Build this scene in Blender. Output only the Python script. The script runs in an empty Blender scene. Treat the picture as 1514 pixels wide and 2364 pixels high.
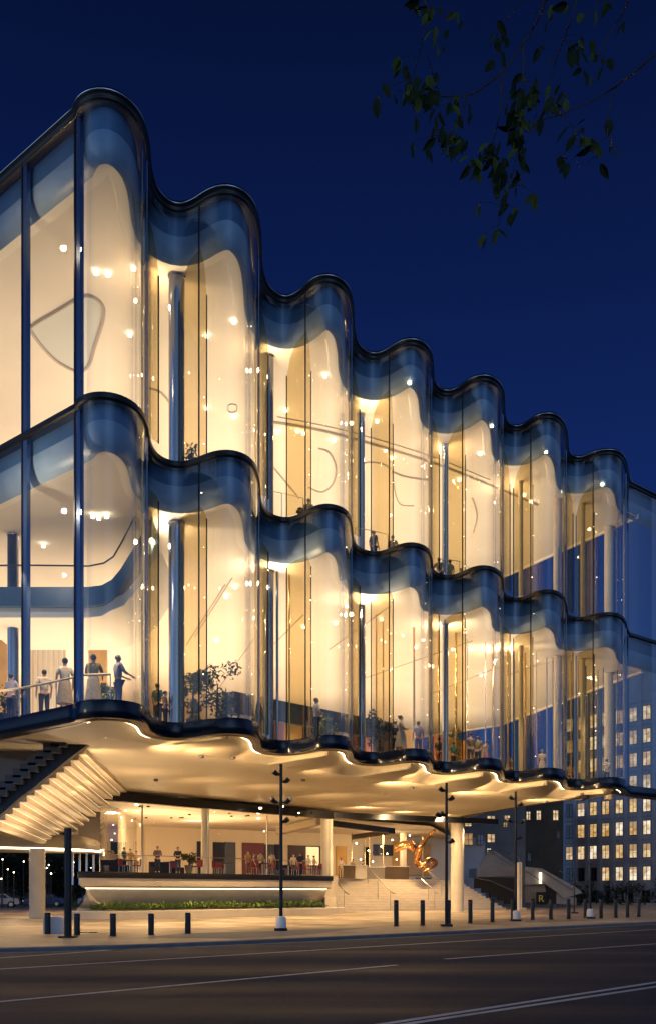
import bpy, bmesh, math, random
from mathutils import Vector, Matrix
from mathutils.geometry import tessellate_polygon
R = random.Random(7)
SC = bpy.context.scene
COL = SC.collection
F = 2336.0; CX = 757.0; HZ = 2062.0; EYE = 1.5

# ------------------------------------------------------------------ camera
cam = bpy.data.cameras.new('camera'); camo = bpy.data.objects.new('camera', cam); COL.objects.link(camo)
camo.location = (0, 0, EYE); camo.rotation_euler = (math.pi/2, 0, 0)
cam.sensor_fit = 'HORIZONTAL'; cam.sensor_width = 36; cam.lens = 36*F/1514
cam.shift_y = (HZ-1182)/1514.0; cam.clip_start = .1; cam.clip_end = 5000
SC.camera = camo
SC.render.engine = 'CYCLES'
SC.cycles.max_bounces = 8; SC.cycles.diffuse_bounces = 3; SC.cycles.glossy_bounces = 4
SC.cycles.transparent_max_bounces = 32; SC.cycles.transmission_bounces = 4
SC.cycles.caustics_reflective = False; SC.cycles.caustics_refractive = False
SC.cycles.sample_clamp_indirect = 3.0; SC.cycles.use_denoising = True

# ------------------------------------------------------------------ dusk sky
w = bpy.data.worlds.new('World'); SC.world = w; w.use_nodes = True
nt = w.node_tree; nt.nodes.clear()
def nd(t, typ, **k):
    n = t.nodes.new(typ)
    for a, b in k.items(): setattr(n, a, b)
    return n
out = nd(nt, 'ShaderNodeOutputWorld'); bg = nd(nt, 'ShaderNodeBackground')
tc = nd(nt, 'ShaderNodeTexCoord'); sx = nd(nt, 'ShaderNodeSeparateXYZ')
ramp = nd(nt, 'ShaderNodeValToRGB'); cr = ramp.color_ramp
cr.elements[0].position = 0; cr.elements[0].color = (.012, .060, .190, 1)
cr.elements[1].position = .75; cr.elements[1].color = (.0010, .0030, .018, 1)
for p, c in ((.15, (.006, .038, .165, 1)), (.36, (.0056, .020, .114, 1)), (.52, (.0033, .011, .068, 1))):
    e = cr.elements.new(p); e.color = c
west = nd(nt, 'ShaderNodeMapRange'); west.inputs[1].default_value = .15; west.inputs[2].default_value = -.9
west.inputs[3].default_value = 0; west.inputs[4].default_value = 1
wr = nd(nt, 'ShaderNodeValToRGB'); wc = wr.color_ramp       # western afterglow, brightest low down
wc.elements[0].position = 0; wc.elements[0].color = (.30, .42, .62, 1)
wc.elements[1].position = .9; wc.elements[1].color = (.008, .028, .095, 1)
e = wc.elements.new(.35); e.color = (.10, .21, .46, 1)
e = wc.elements.new(.6); e.color = (.045, .115, .30, 1)
mx = nd(nt, 'ShaderNodeMix', data_type='RGBA')
L = nt.links.new
L(tc.outputs['Generated'], sx.inputs[0]); L(sx.outputs['Z'], ramp.inputs[0]); L(sx.outputs['Z'], wr.inputs[0])
L(sx.outputs['Y'], west.inputs[0]); L(west.outputs[0], mx.inputs[0]); L(ramp.outputs[0], mx.inputs[6]); L(wr.outputs[0], mx.inputs[7])
vd = nd(nt, 'ShaderNodeVectorMath', operation='DOT_PRODUCT'); vd.inputs[1].default_value = (-.93, -.33, .15)  # brighter sky patches added so the curved glass shows highlights
pw1 = nd(nt, 'ShaderNodeMapRange'); pw1.interpolation_type = 'SMOOTHSTEP'; pw1.inputs[1].default_value = .80; pw1.inputs[2].default_value = .99
vd2 = nd(nt, 'ShaderNodeVectorMath', operation='DOT_PRODUCT'); vd2.inputs[1].default_value = (.45, -.88, .15)
pw2 = nd(nt, 'ShaderNodeMapRange'); pw2.interpolation_type = 'SMOOTHSTEP'; pw2.inputs[1].default_value = .86; pw2.inputs[2].default_value = .995; pw2.inputs[4].default_value = .8
ad = nd(nt, 'ShaderNodeMath', operation='ADD'); ga = nd(nt, 'ShaderNodeMix', data_type='RGBA', blend_type='ADD'); ga.inputs[7].default_value = (.30, .46, .72, 1)
for a_, b_ in ((vd, pw1), (vd2, pw2)): L(tc.outputs['Generated'], a_.inputs[0]); L(a_.outputs['Value'], b_.inputs[0])
vd3 = nd(nt, 'ShaderNodeVectorMath', operation='DOT_PRODUCT'); vd3.inputs[1].default_value = (.89, .36, .28)  # third patch, out of view, added for the end glass to reflect
pw3 = nd(nt, 'ShaderNodeMapRange'); pw3.interpolation_type = 'SMOOTHSTEP'; pw3.inputs[1].default_value = .90; pw3.inputs[2].default_value = .99; pw3.inputs[4].default_value = .24
L(tc.outputs['Generated'], vd3.inputs[0]); L(vd3.outputs['Value'], pw3.inputs[0])
ad3 = nd(nt, 'ShaderNodeMath', operation='ADD'); L(pw1.outputs[0], ad3.inputs[0]); L(pw3.outputs[0], ad3.inputs[1]); L(ad3.outputs[0], ad.inputs[0]); L(pw2.outputs[0], ad.inputs[1]); L(ad.outputs[0], ga.inputs[0]); L(mx.outputs[2], ga.inputs[6]); L(ga.outputs[2], bg.inputs[0]); bg.inputs[1].default_value = 1.0; L(bg.outputs[0], out.inputs[0])
SC.view_settings.view_transform = 'Standard'; SC.view_settings.look = 'None'
SC.view_settings.exposure = 0; SC.view_settings.gamma = 1
WARM = (1.0, .73, .46); WARM2 = (1.0, .65, .32)

def lamp(name, typ, loc, power, color=WARM, size=1, size_y=None, aim=None, spot=None, blend=.6, parent=None):
    l = bpy.data.lights.new(name, typ); l.energy = power; l.color = color
    if typ == 'AREA':
        l.shape = 'RECTANGLE' if size_y else 'SQUARE'; l.size = size
        if size_y: l.size_y = size_y
    else: l.shadow_soft_size = size
    if typ == 'SPOT': l.spot_size = math.radians(spot or 60); l.spot_blend = blend
    o = bpy.data.objects.new(name, l); COL.objects.link(o); o.location = loc
    d = Vector(aim)-Vector(loc) if aim else Vector((0, 0, -1))
    o.rotation_euler = d.to_track_quat('-Z', 'Y').to_euler()
    return o

# ------------------------------------------------------------------ plan of the wavy facade (metres; x right, y away)
UX, UY = .667, .744          # along the street
NX, NY = .744, -.667         # towards the street
def hp(x, y, h):             # point seen at (x,y) lying h metres above the eye
    D = h*F/(HZ-y); return Vector(((x-CX)*D/F, D, EYE+h))
def dp(x, y, D): return Vector(((x-CX)*D/F, D, EYE+(HZ-y)*D/F))
def gp(x, y, z=0): return hp(x, y, z-EYE)
def offn(p, t, s=0): return Vector((p[0]+NX*t+UX*s, p[1]+NY*t+UY*s, p[2] if len(p) > 2 else 0))
PL = [(175,247),(184,222),(205,206),(240,200),(280,215),(312,248),(330,288),(338,330),(343,385),(358,432),(385,460),(415,470),(450,458),(482,436),(522,423),(558,436),(582,468),(593,510),(597,560),(601,620),(622,665),(660,684),(698,666),(728,638),(757,630),(786,642),(803,668),(810,705),(813,760),(828,798),(865,815),(898,803),(925,785),(950,778),(975,788),(990,810),(995,845),(998,878),(1014,896),(1040,900),(1066,888),(1090,870),(1118,862),(1142,873),(1156,895),(1160,930),(1163,965),(1178,980),(1200,982),(1224,968),(1245,954),(1268,950),(1290,962),(1302,985),(1306,1015),(1309,1040),(1322,1052),(1345,1053),(1368,1042),(1390,1036),(1412,1035),(1430,1043),(1441,1062),(1446,1090)]
HT = 27.3
def plan_curve():
    pts = []
    for x, y in PL:
        D = HT*F/(HZ-y); pts.append(Vector(((x-CX)*D/F, D)))
    Q = [2*pts[0]-pts[1]]+pts+[2*pts[-1]-pts[-2]]; o = []
    for i in range(1, len(Q)-2):
        p0, p1, p2, p3 = Q[i-1:i+3]; d = lambda a, b: (a-b).length**.5+1e-6
        t0 = 0; t1 = d(p0, p1); t2 = t1+d(p1, p2); t3 = t2+d(p2, p3)
        for k in range(12):
            t = t1+(t2-t1)*k/12
            A1 = (t1-t)/(t1-t0)*p0+(t-t0)/(t1-t0)*p1; A2 = (t2-t)/(t2-t1)*p1+(t-t1)/(t2-t1)*p2; A3 = (t3-t)/(t3-t2)*p2+(t-t2)/(t3-t2)*p3
            B1 = (t2-t)/(t2-t0)*A1+(t-t0)/(t2-t0)*A2; B2 = (t3-t)/(t3-t1)*A2+(t-t1)/(t3-t1)*A3
            o.append((t2-t)/(t2-t1)*B1+(t-t1)/(t2-t1)*B2)
    o.append(pts[-1])
    return resample(o, .10, 10, 2.8)
def resample(o, st, kern=0, sg=1):
    s = [0]
    for a, b in zip(o, o[1:]): s.append(s[-1]+(b-a).length)
    r = []; j = 0; n = int(s[-1]/st)
    for i in range(n+1):
        t = i*s[-1]/n
        while j < len(s)-2 and s[j+1] < t: j += 1
        u = (t-s[j])/max(1e-9, s[j+1]-s[j]); r.append(o[j].lerp(o[j+1], min(1, u)))
    if kern:
        q = []
        for i in range(len(r)):
            a = Vector((0, 0)); wsum = 0
            for k in range(-kern, kern+1):
                j = i+k
                v = r[j] if 0 <= j < len(r) else (2*r[0]-r[-j] if j < 0 else 2*r[-1]-r[2*len(r)-2-j])
                g = math.exp(-.5*(k/sg)**2); a += v*g; wsum += g
            q.append(a/wsum)
        r = q
    return r
C = plan_curve()
K = C[0].copy()
WING = [K+Vector((-NX, -NY))*t for t in (26, 20, 14.6, 9.8, 6.6, 3.4, 1.0, .3)]
ENDS = [Vector((19.9, 66.9)), Vector((22.0, 68.8)), Vector((24.5, 71.1)), Vector((27, 73.4))]
C = C[::2]
EDGE = WING+C+ENDS; NW = len(WING); NC = len(C)
def nrm(P):
    o = []
    for i in range(len(P)):
        a = P[max(0, i-1)]; b = P[min(len(P)-1, i+1)]; t = (b-a).normalized(); o.append(Vector((t.y, -t.x)))
    return o
EN = nrm(EDGE)
def off(d): return [p-n*d for p, n in zip(EDGE, EN)]
def clean_off(d, n):                         # inset outline without the little loops a tight curve makes
    o = []
    for q in off(d)[:n]:
        if min((q-e).length for e in EDGE) >= d-.04: o.append((q.x, q.y))
    return o
def tal(p): return (p[0]-K.x)*UX+(p[1]-K.y)*UY
def hb(p): return EYE+6.55+.55*max(0, min(1, tal(p)/17))
def hm(p): return EYE+16.95+.25*max(0, min(1, tal(p)/19))
ZT = EYE+HT; ZC2 = EYE+25.2; ZC1 = EYE+15.25; ZS = EYE+5.95

# ------------------------------------------------------------------ materials
def mat(name, col, rough=.5, metal=0, spec=.5, emit=None, es=0, noise=None, bump=None, coat=0):
    m = bpy.data.materials.new(name); m.use_nodes = True; t = m.node_tree; b = t.nodes['Principled BSDF']
    b.inputs['Base Color'].default_value = (*col, 1); b.inputs['Roughness'].default_value = rough
    b.inputs['Metallic'].default_value = metal; b.inputs['Specular IOR Level'].default_value = spec
    b.inputs['Coat Weight'].default_value = coat
    if emit: b.inputs['Emission Color'].default_value = (*emit, 1); b.inputs['Emission Strength'].default_value = es
    if noise or bump:
        g = t.nodes.new('ShaderNodeNewGeometry')
    if noise:
        sc, c2, det = noise
        n = t.nodes.new('ShaderNodeTexNoise'); n.inputs['Scale'].default_value = sc; n.inputs['Detail'].default_value = det
        r = t.nodes.new('ShaderNodeValToRGB'); r.color_ramp.elements[0].color = (*col, 1); r.color_ramp.elements[1].color = (*c2, 1)
        r.color_ramp.elements[0].position = .35; r.color_ramp.elements[1].position = .68
        t.links.new(g.outputs['Position'], n.inputs['Vector']); t.links.new(n.outputs[0], r.inputs[0]); t.links.new(r.outputs[0], b.inputs['Base Color'])
    if bump:
        n = t.nodes.new('ShaderNodeTexNoise'); n.inputs['Scale'].default_value = bump[0]; n.inputs['Detail'].default_value = 4
        bp = t.nodes.new('ShaderNodeBump'); bp.inputs['Strength'].default_value = bump[1]; bp.inputs['Distance'].default_value = .05
        t.links.new(g.outputs['Position'], n.inputs['Vector']); t.links.new(n.outputs[0], bp.inputs['Height']); t.links.new(bp.outputs[0], b.inputs['Normal'])
    return m
def glassmat(name, tint, refl=1.0, ior=1.5, rough=0.0, wav=0):
    m = bpy.data.materials.new(name); m.use_nodes = True; t = m.node_tree; t.nodes.clear()
    o = t.nodes.new('ShaderNodeOutputMaterial'); tr = t.nodes.new('ShaderNodeBsdfTransparent'); gl = t.nodes.new('ShaderNodeBsdfGlossy')
    fr = t.nodes.new('ShaderNodeFresnel'); ge = t.nodes.new('ShaderNodeNewGeometry'); mr = t.nodes.new('ShaderNodeMapRange'); mr.inputs[3].default_value = ior; mr.inputs[4].default_value = 1/ior; t.links.new(ge.outputs['Backfacing'], mr.inputs[0]); t.links.new(mr.outputs[0], fr.inputs[0]); mi = t.nodes.new('ShaderNodeMixShader')
    mu = t.nodes.new('ShaderNodeMath'); mu.operation = 'MULTIPLY'; mu.inputs[1].default_value = refl; mu.use_clamp = True
    tr.inputs[0].default_value = (*tint, 1); gl.inputs['Roughness'].default_value = rough
    t.links.new(fr.outputs[0], mu.inputs[0]); t.links.new(mu.outputs[0], mi.inputs[0]); t.links.new(tr.outputs[0], mi.inputs[1]); t.links.new(gl.outputs[0], mi.inputs[2]); t.links.new(mi.outputs[0], o.inputs[0])
    if wav:
        g = t.nodes.new('ShaderNodeNewGeometry'); n = t.nodes.new('ShaderNodeTexNoise'); n.inputs['Scale'].default_value = .8
        mp = t.nodes.new('ShaderNodeMapping'); mp.inputs['Scale'].default_value = (1, 1, .12)
        bp = t.nodes.new('ShaderNodeBump'); bp.inputs['Strength'].default_value = wav; bp.inputs['Distance'].default_value = .05
        t.links.new(g.outputs['Position'], mp.inputs[0]); t.links.new(mp.outputs[0], n.inputs['Vector']); t.links.new(n.outputs[0], bp.inputs['Height']); t.links.new(bp.outputs[0], gl.inputs['Normal'])
    return m
M = {}
M['glass'] = glassmat('facade_glass', (.90, .94, .96), 1.6, 1.5, .01, .25)
M['innerglass'] = glassmat('inner_glass', (.97, .96, .93), .9, 1.45, .02, .3)
M['endglass'] = glassmat('end_glass', (.72, .84, .92), 4.0, 1.5, .02, .1)
M['clear'] = glassmat('clear_glass', (.93, .95, .94), 1.0, 1.45)
M['olive'] = glassmat('olive_glass', (.74, .64, .42), .25, 1.4, .05)
M['black'] = mat('black_metal', (.004, .0045, .006), .38, .0, .35, coat=.12)
M['band'] = mat('navy_gloss_panel', (.003, .006, .016), .2, 0, .4, coat=.12)
M['bronze'] = mat('bronze_ring', (.10, .08, .055), .3, .9)
M['spandrel'] = mat('blue_spandrel', (.06, .135, .25), .35, .1, .6, noise=(.5, (.10, .19, .32), 3))
M['spandrel2'] = mat('grey_spandrel', (.22, .32, .45), .4, .0, .6, noise=(.7, (.30, .40, .50), 3))  # paler tone imitates the band fading out towards the ceiling
M['ceil'] = mat('white_ceiling', (.78, .74, .68), .8, noise=(.25, (.84, .80, .73), 3))
M['ceilring'] = mat('ceiling_ring', (.88, .86, .80), .7)
M['wall'] = mat('cream_wall', (.76, .65, .48), .8, noise=(.4, (.82, .71, .54), 3))
M['amber'] = mat('amber_panel', (.62, .36, .10), .6, noise=(1.2, (.70, .44, .15), 3))
M['floor'] = mat('timber_floor', (.40, .28, .17), .4, noise=(1, (.5, .36, .22), 4))
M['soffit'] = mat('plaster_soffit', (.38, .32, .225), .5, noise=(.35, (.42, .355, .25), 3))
M['groove'] = mat('ceiling_groove', (.46, .41, .38), .7)
M['steelcol'] = mat('polished_column', (.36, .38, .44), .16, 1)
M['chrome'] = mat('chrome_profile', (.55, .57, .62), .12, 1)
M['bluefin'] = mat('blue_mullion', (.16, .24, .40), .22, .85)
M['conc'] = mat('cream_column', (.62, .56, .45), .6, noise=(1.5, (.68, .62, .50), 4))
M['plinth'] = mat('cream_plinth', (.60, .52, .39), .45, noise=(1.2, (.66, .58, .44), 4))
M['stepm'] = mat('step_stone', (.58, .50, .38), .6, noise=(1.5, (.66, .58, .46), 4))
M['cove'] = mat('cove_strip', (1, .9, .7), .5, emit=(1, .74, .40), es=18)
M['led'] = mat('led_strip', (1, .9, .7), .5, emit=(1, .80, .50), es=7)
M['ribglow'] = mat('rib_edge_glow', (1, .9, .7), .5, emit=(1, .78, .46), es=1.6)
M['led2'] = mat('led_strip_soft', (1, .9, .7), .5, emit=(1, .78, .46), es=4)
M['bulb'] = mat('lit_bulb', (1, .9, .7), .5, emit=(1, .82, .52), es=14)
M['slat'] = mat('stair_slat', (.62, .50, .34), .5, noise=(2, (.70, .57, .39), 4))
M['darkstep'] = mat('dark_step', (.012, .016, .024), .35)
M['dark'] = mat('dark_panel', (.012, .010, .009), .55, spec=.25)
M['darkgrey'] = mat('dark_grey', (.05, .055, .07), .5)
M['red'] = mat('red_fabric', (.20, .02, .015), .7)
M['pink'] = mat('rose_panel', (.55, .22, .16), .6)
M['white'] = mat('white_paint', (.75, .75, .74), .5)
M['leaf'] = mat('leaf', (.035, .075, .018), .5, noise=(3, (.07, .11, .02), 3))
M['leafd'] = mat('dark_leaf', (.012, .022, .006), .6, noise=(5, (.030, .035, .008), 3))
M['leafy'] = mat('olive_leaf', (.10, .12, .02), .5, noise=(5, (.16, .16, .03), 3))
M['bark'] = mat('bark', (.05, .038, .028), .9)
M['brass'] = mat('brass_profile', (.70, .50, .24), .2, 1)
M['copper'] = mat('polished_copper', (.95, .50, .20), .15, 1)
M['steel'] = mat('brushed_steel', (.5, .48, .42), .3, 1)
M['skin'] = mat('skin', (.52, .32, .22), .6)
M['skin2'] = mat('skin_dark', (.25, .14, .09), .6)
M['hair'] = mat('dark_hair', (.02, .014, .01), .5)
M['hairb'] = mat('brown_hair', (.10, .05, .025), .5)
M['hairg'] = mat('grey_hair', (.35, .33, .30), .5)
M['concrete'] = mat('grey_concrete', (.20, .20, .21), .8, noise=(.6, (.27, .27, .27), 4))
M['office'] = mat('office_stone', (.34, .31, .32), .8, noise=(.5, (.44, .41, .42), 5))
M['brown'] = mat('brown_render', (.07, .048, .030), .85, noise=(.4, (.10, .07, .045), 4))
M['greyw'] = mat('grey_render', (.15, .135, .125), .85, noise=(.3, (.20, .18, .16), 4))
M['frame'] = mat('window_frame', (.10, .07, .04), .6)
M['unlit'] = mat('dark_pane', (.01, .013, .02), .08, 0, .9)
def cloth(n, c): M['c_'+n] = mat('cloth_'+n, c, .85, noise=(14, tuple(x*.75 for x in c), 3))
for n, c in dict(cream=(.60, .54, .44), tan=(.38, .30, .20), blue=(.09, .16, .36), black=(.015, .015, .02), grey=(.16, .15, .16), olive=(.20, .17, .06), lilac=(.38, .36, .48), navy=(.02, .03, .08), beige=(.50, .42, .30), rust=(.36, .12, .05), offw=(.66, .62, .56), teal=(.05, .14, .16), brown=(.14, .09, .06), amberc=(.50, .30, .06)).items(): cloth(n, c)
def litpane(name, c, s, seed):
    m = bpy.data.materials.new(name); m.use_nodes = True; t = m.node_tree; b = t.nodes['Principled BSDF']
    b.inputs['Base Color'].default_value = (.1, .08, .05, 1); b.inputs['Roughness'].default_value = .2
    g = t.nodes.new('ShaderNodeNewGeometry'); n = t.nodes.new('ShaderNodeTexNoise'); n.inputs['Scale'].default_value = 1.1; n.inputs['Detail'].default_value = 3; n.noise_dimensions = '4D'; n.inputs['W'].default_value = seed
    r = t.nodes.new('ShaderNodeValToRGB'); r.color_ramp.elements[0].position = .38; r.color_ramp.elements[1].position = .6
    r.color_ramp.elements[0].color = (c[0]*.55, c[1]*.40, c[2]*.25, 1); r.color_ramp.elements[1].color = (*c, 1)
    t.links.new(g.outputs['Position'], n.inputs['Vector']); t.links.new(n.outputs[0], r.inputs[0]); t.links.new(r.outputs[0], b.inputs['Emission Color'])
    b.inputs['Emission Strength'].default_value = s
    return m
LIT = [litpane('lit_room_a', (1, .76, .44), .95, 1), litpane('lit_room_b', (1, .68, .30), .85, 5), litpane('lit_room_c', (1, .86, .64), 1.05, 9), litpane('lit_room_d', (.9, .5, .14), .5, 13)]

def pavemat():
    m = bpy.data.materials.new('paving'); m.use_nodes = True; t = m.node_tree; b = t.nodes['Principled BSDF']
    g = t.nodes.new('ShaderNodeNewGeometry'); mp = t.nodes.new('ShaderNodeMapping'); mp.inputs['Rotation'].default_value = (0, 0, -math.radians(48)); mp.inputs['Scale'].default_value = (.8, .8, .8)
    br = t.nodes.new('ShaderNodeTexBrick'); br.inputs['Scale'].default_value = 1; br.inputs['Mortar Size'].default_value = .012
    br.inputs['Color1'].default_value = (.50, .42, .31, 1); br.inputs['Color2'].default_value = (.39, .33, .25, 1); br.inputs['Mortar'].default_value = (.20, .165, .13, 1)
    br.inputs['Brick Width'].default_value = 1.0; br.inputs['Row Height'].default_value = .5
    n = t.nodes.new('ShaderNodeTexNoise'); n.inputs['Scale'].default_value = .35; n.inputs['Detail'].default_value = 6
    r = t.nodes.new('ShaderNodeValToRGB'); r.color_ramp.elements[0].position = .42; r.color_ramp.elements[0].color = (.50, .48, .46, 1); r.color_ramp.elements[1].position = .58; r.color_ramp.elements[1].color = (1, 1, 1, 1)
    x = t.nodes.new('ShaderNodeMix'); x.data_type = 'RGBA'; x.blend_type = 'MULTIPLY'; x.inputs[0].default_value = 1
    t.links.new(g.outputs['Position'], mp.inputs[0]); t.links.new(mp.outputs[0], br.inputs['Vector']); t.links.new(g.outputs['Position'], n.inputs['Vector']); t.links.new(n.outputs[0], r.inputs[0])
    t.links.new(br.outputs[0], x.inputs[6]); t.links.new(r.outputs[0], x.inputs[7]); t.links.new(x.outputs[2], b.inputs['Base Color'])
    r2 = t.nodes.new('ShaderNodeMapRange'); r2.inputs[3].default_value = .25; r2.inputs[4].default_value = .6
    t.links.new(n.outputs[0], r2.inputs[0]); t.links.new(r2.outputs[0], b.inputs['Roughness'])
    return m
def roadmat():
    m = bpy.data.materials.new('asphalt'); m.use_nodes = True; t = m.node_tree; b = t.nodes['Principled BSDF']
    g = t.nodes.new('ShaderNodeNewGeometry')
    n = t.nodes.new('ShaderNodeTexNoise'); n.inputs['Scale'].default_value = .25; n.inputs['Detail'].default_value = 5
    mp = t.nodes.new('ShaderNodeMapping'); mp.inputs['Rotation'].default_value = (0, 0, -math.radians(48)); mp.inputs['Scale'].default_value = (.25, 1.6, 1)
    n2 = t.nodes.new('ShaderNodeTexNoise'); n2.inputs['Scale'].default_value = 60; n2.inputs['Detail'].default_value = 2
    r = t.nodes.new('ShaderNodeValToRGB'); r.color_ramp.elements[0].position = .35; r.color_ramp.elements[0].color = (.013, .020, .042, 1); r.color_ramp.elements[1].position = .7; r.color_ramp.elements[1].color = (.025, .036, .066, 1)
    t.links.new(g.outputs['Position'], mp.inputs[0]); t.links.new(mp.outputs[0], n.inputs['Vector']); t.links.new(n.outputs[0], r.inputs[0])
    vo = t.nodes.new('ShaderNodeTexVoronoi'); vo.feature = 'DISTANCE_TO_EDGE'; vo.inputs['Scale'].default_value = .35
    cm = t.nodes.new('ShaderNodeMapRange'); cm.inputs[1].default_value = 0; cm.inputs[2].default_value = .006; cm.inputs[3].default_value = .35; cm.inputs[4].default_value = 1
    n3 = t.nodes.new('ShaderNodeTexNoise'); n3.inputs['Scale'].default_value = 9; n3.inputs['Detail'].default_value = 6
    c3 = t.nodes.new('ShaderNodeMapRange'); c3.inputs[1].default_value = .3; c3.inputs[2].default_value = .7; c3.inputs[3].default_value = .65; c3.inputs[4].default_value = 1.3
    mm = t.nodes.new('ShaderNodeMath'); mm.operation = 'MULTIPLY'; xx = t.nodes.new('ShaderNodeMix'); xx.data_type = 'RGBA'; xx.blend_type = 'MULTIPLY'; xx.inputs[0].default_value = 1
    wv = t.nodes.new('ShaderNodeVectorMath'); wv.operation = 'MULTIPLY_ADD'; wv.inputs[1].default_value = (.6, .6, .6)
    t.links.new(n3.outputs['Color'], wv.inputs[0]); t.links.new(g.outputs['Position'], wv.inputs[2])
    t.links.new(wv.outputs[0], vo.inputs['Vector']); t.links.new(g.outputs['Position'], n3.inputs['Vector']); t.links.new(vo.outputs['Distance'], cm.inputs[0]); t.links.new(n3.outputs[0], c3.inputs[0])
    t.links.new(cm.outputs[0], mm.inputs[0]); t.links.new(c3.outputs[0], mm.inputs[1]); t.links.new(r.outputs[0], xx.inputs[6]); t.links.new(mm.outputs[0], xx.inputs[7]); t.links.new(xx.outputs[2], b.inputs['Base Color'])
    r2 = t.nodes.new('ShaderNodeMapRange'); r2.inputs[1].default_value = .3; r2.inputs[2].default_value = .7; r2.inputs[3].default_value = .5; r2.inputs[4].default_value = .85; b.inputs['Specular IOR Level'].default_value = .25
    t.links.new(n.outputs[0], r2.inputs[0]); t.links.new(r2.outputs[0], b.inputs['Roughness'])
    bp = t.nodes.new('ShaderNodeBump'); bp.inputs['Strength'].default_value = .8; bp.inputs['Distance'].default_value = .012
    t.links.new(g.outputs['Position'], n2.inputs['Vector']); t.links.new(n2.outputs[0], bp.inputs['Height']); t.links.new(bp.outputs[0], b.inputs['Normal'])
    return m
M['pave'] = pavemat(); M['road'] = roadmat()
M['kerb'] = mat('kerb_stone', (.14, .14, .15), .6, noise=(2, (.20, .20, .20), 4))
M['line'] = mat('road_paint', (.80, .78, .74), .6, noise=(3, (.62, .60, .56), 5))
M['soil'] = mat('dark_ground', (.03, .03, .03), .9, noise=(.2, (.05, .048, .045), 4))

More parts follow.
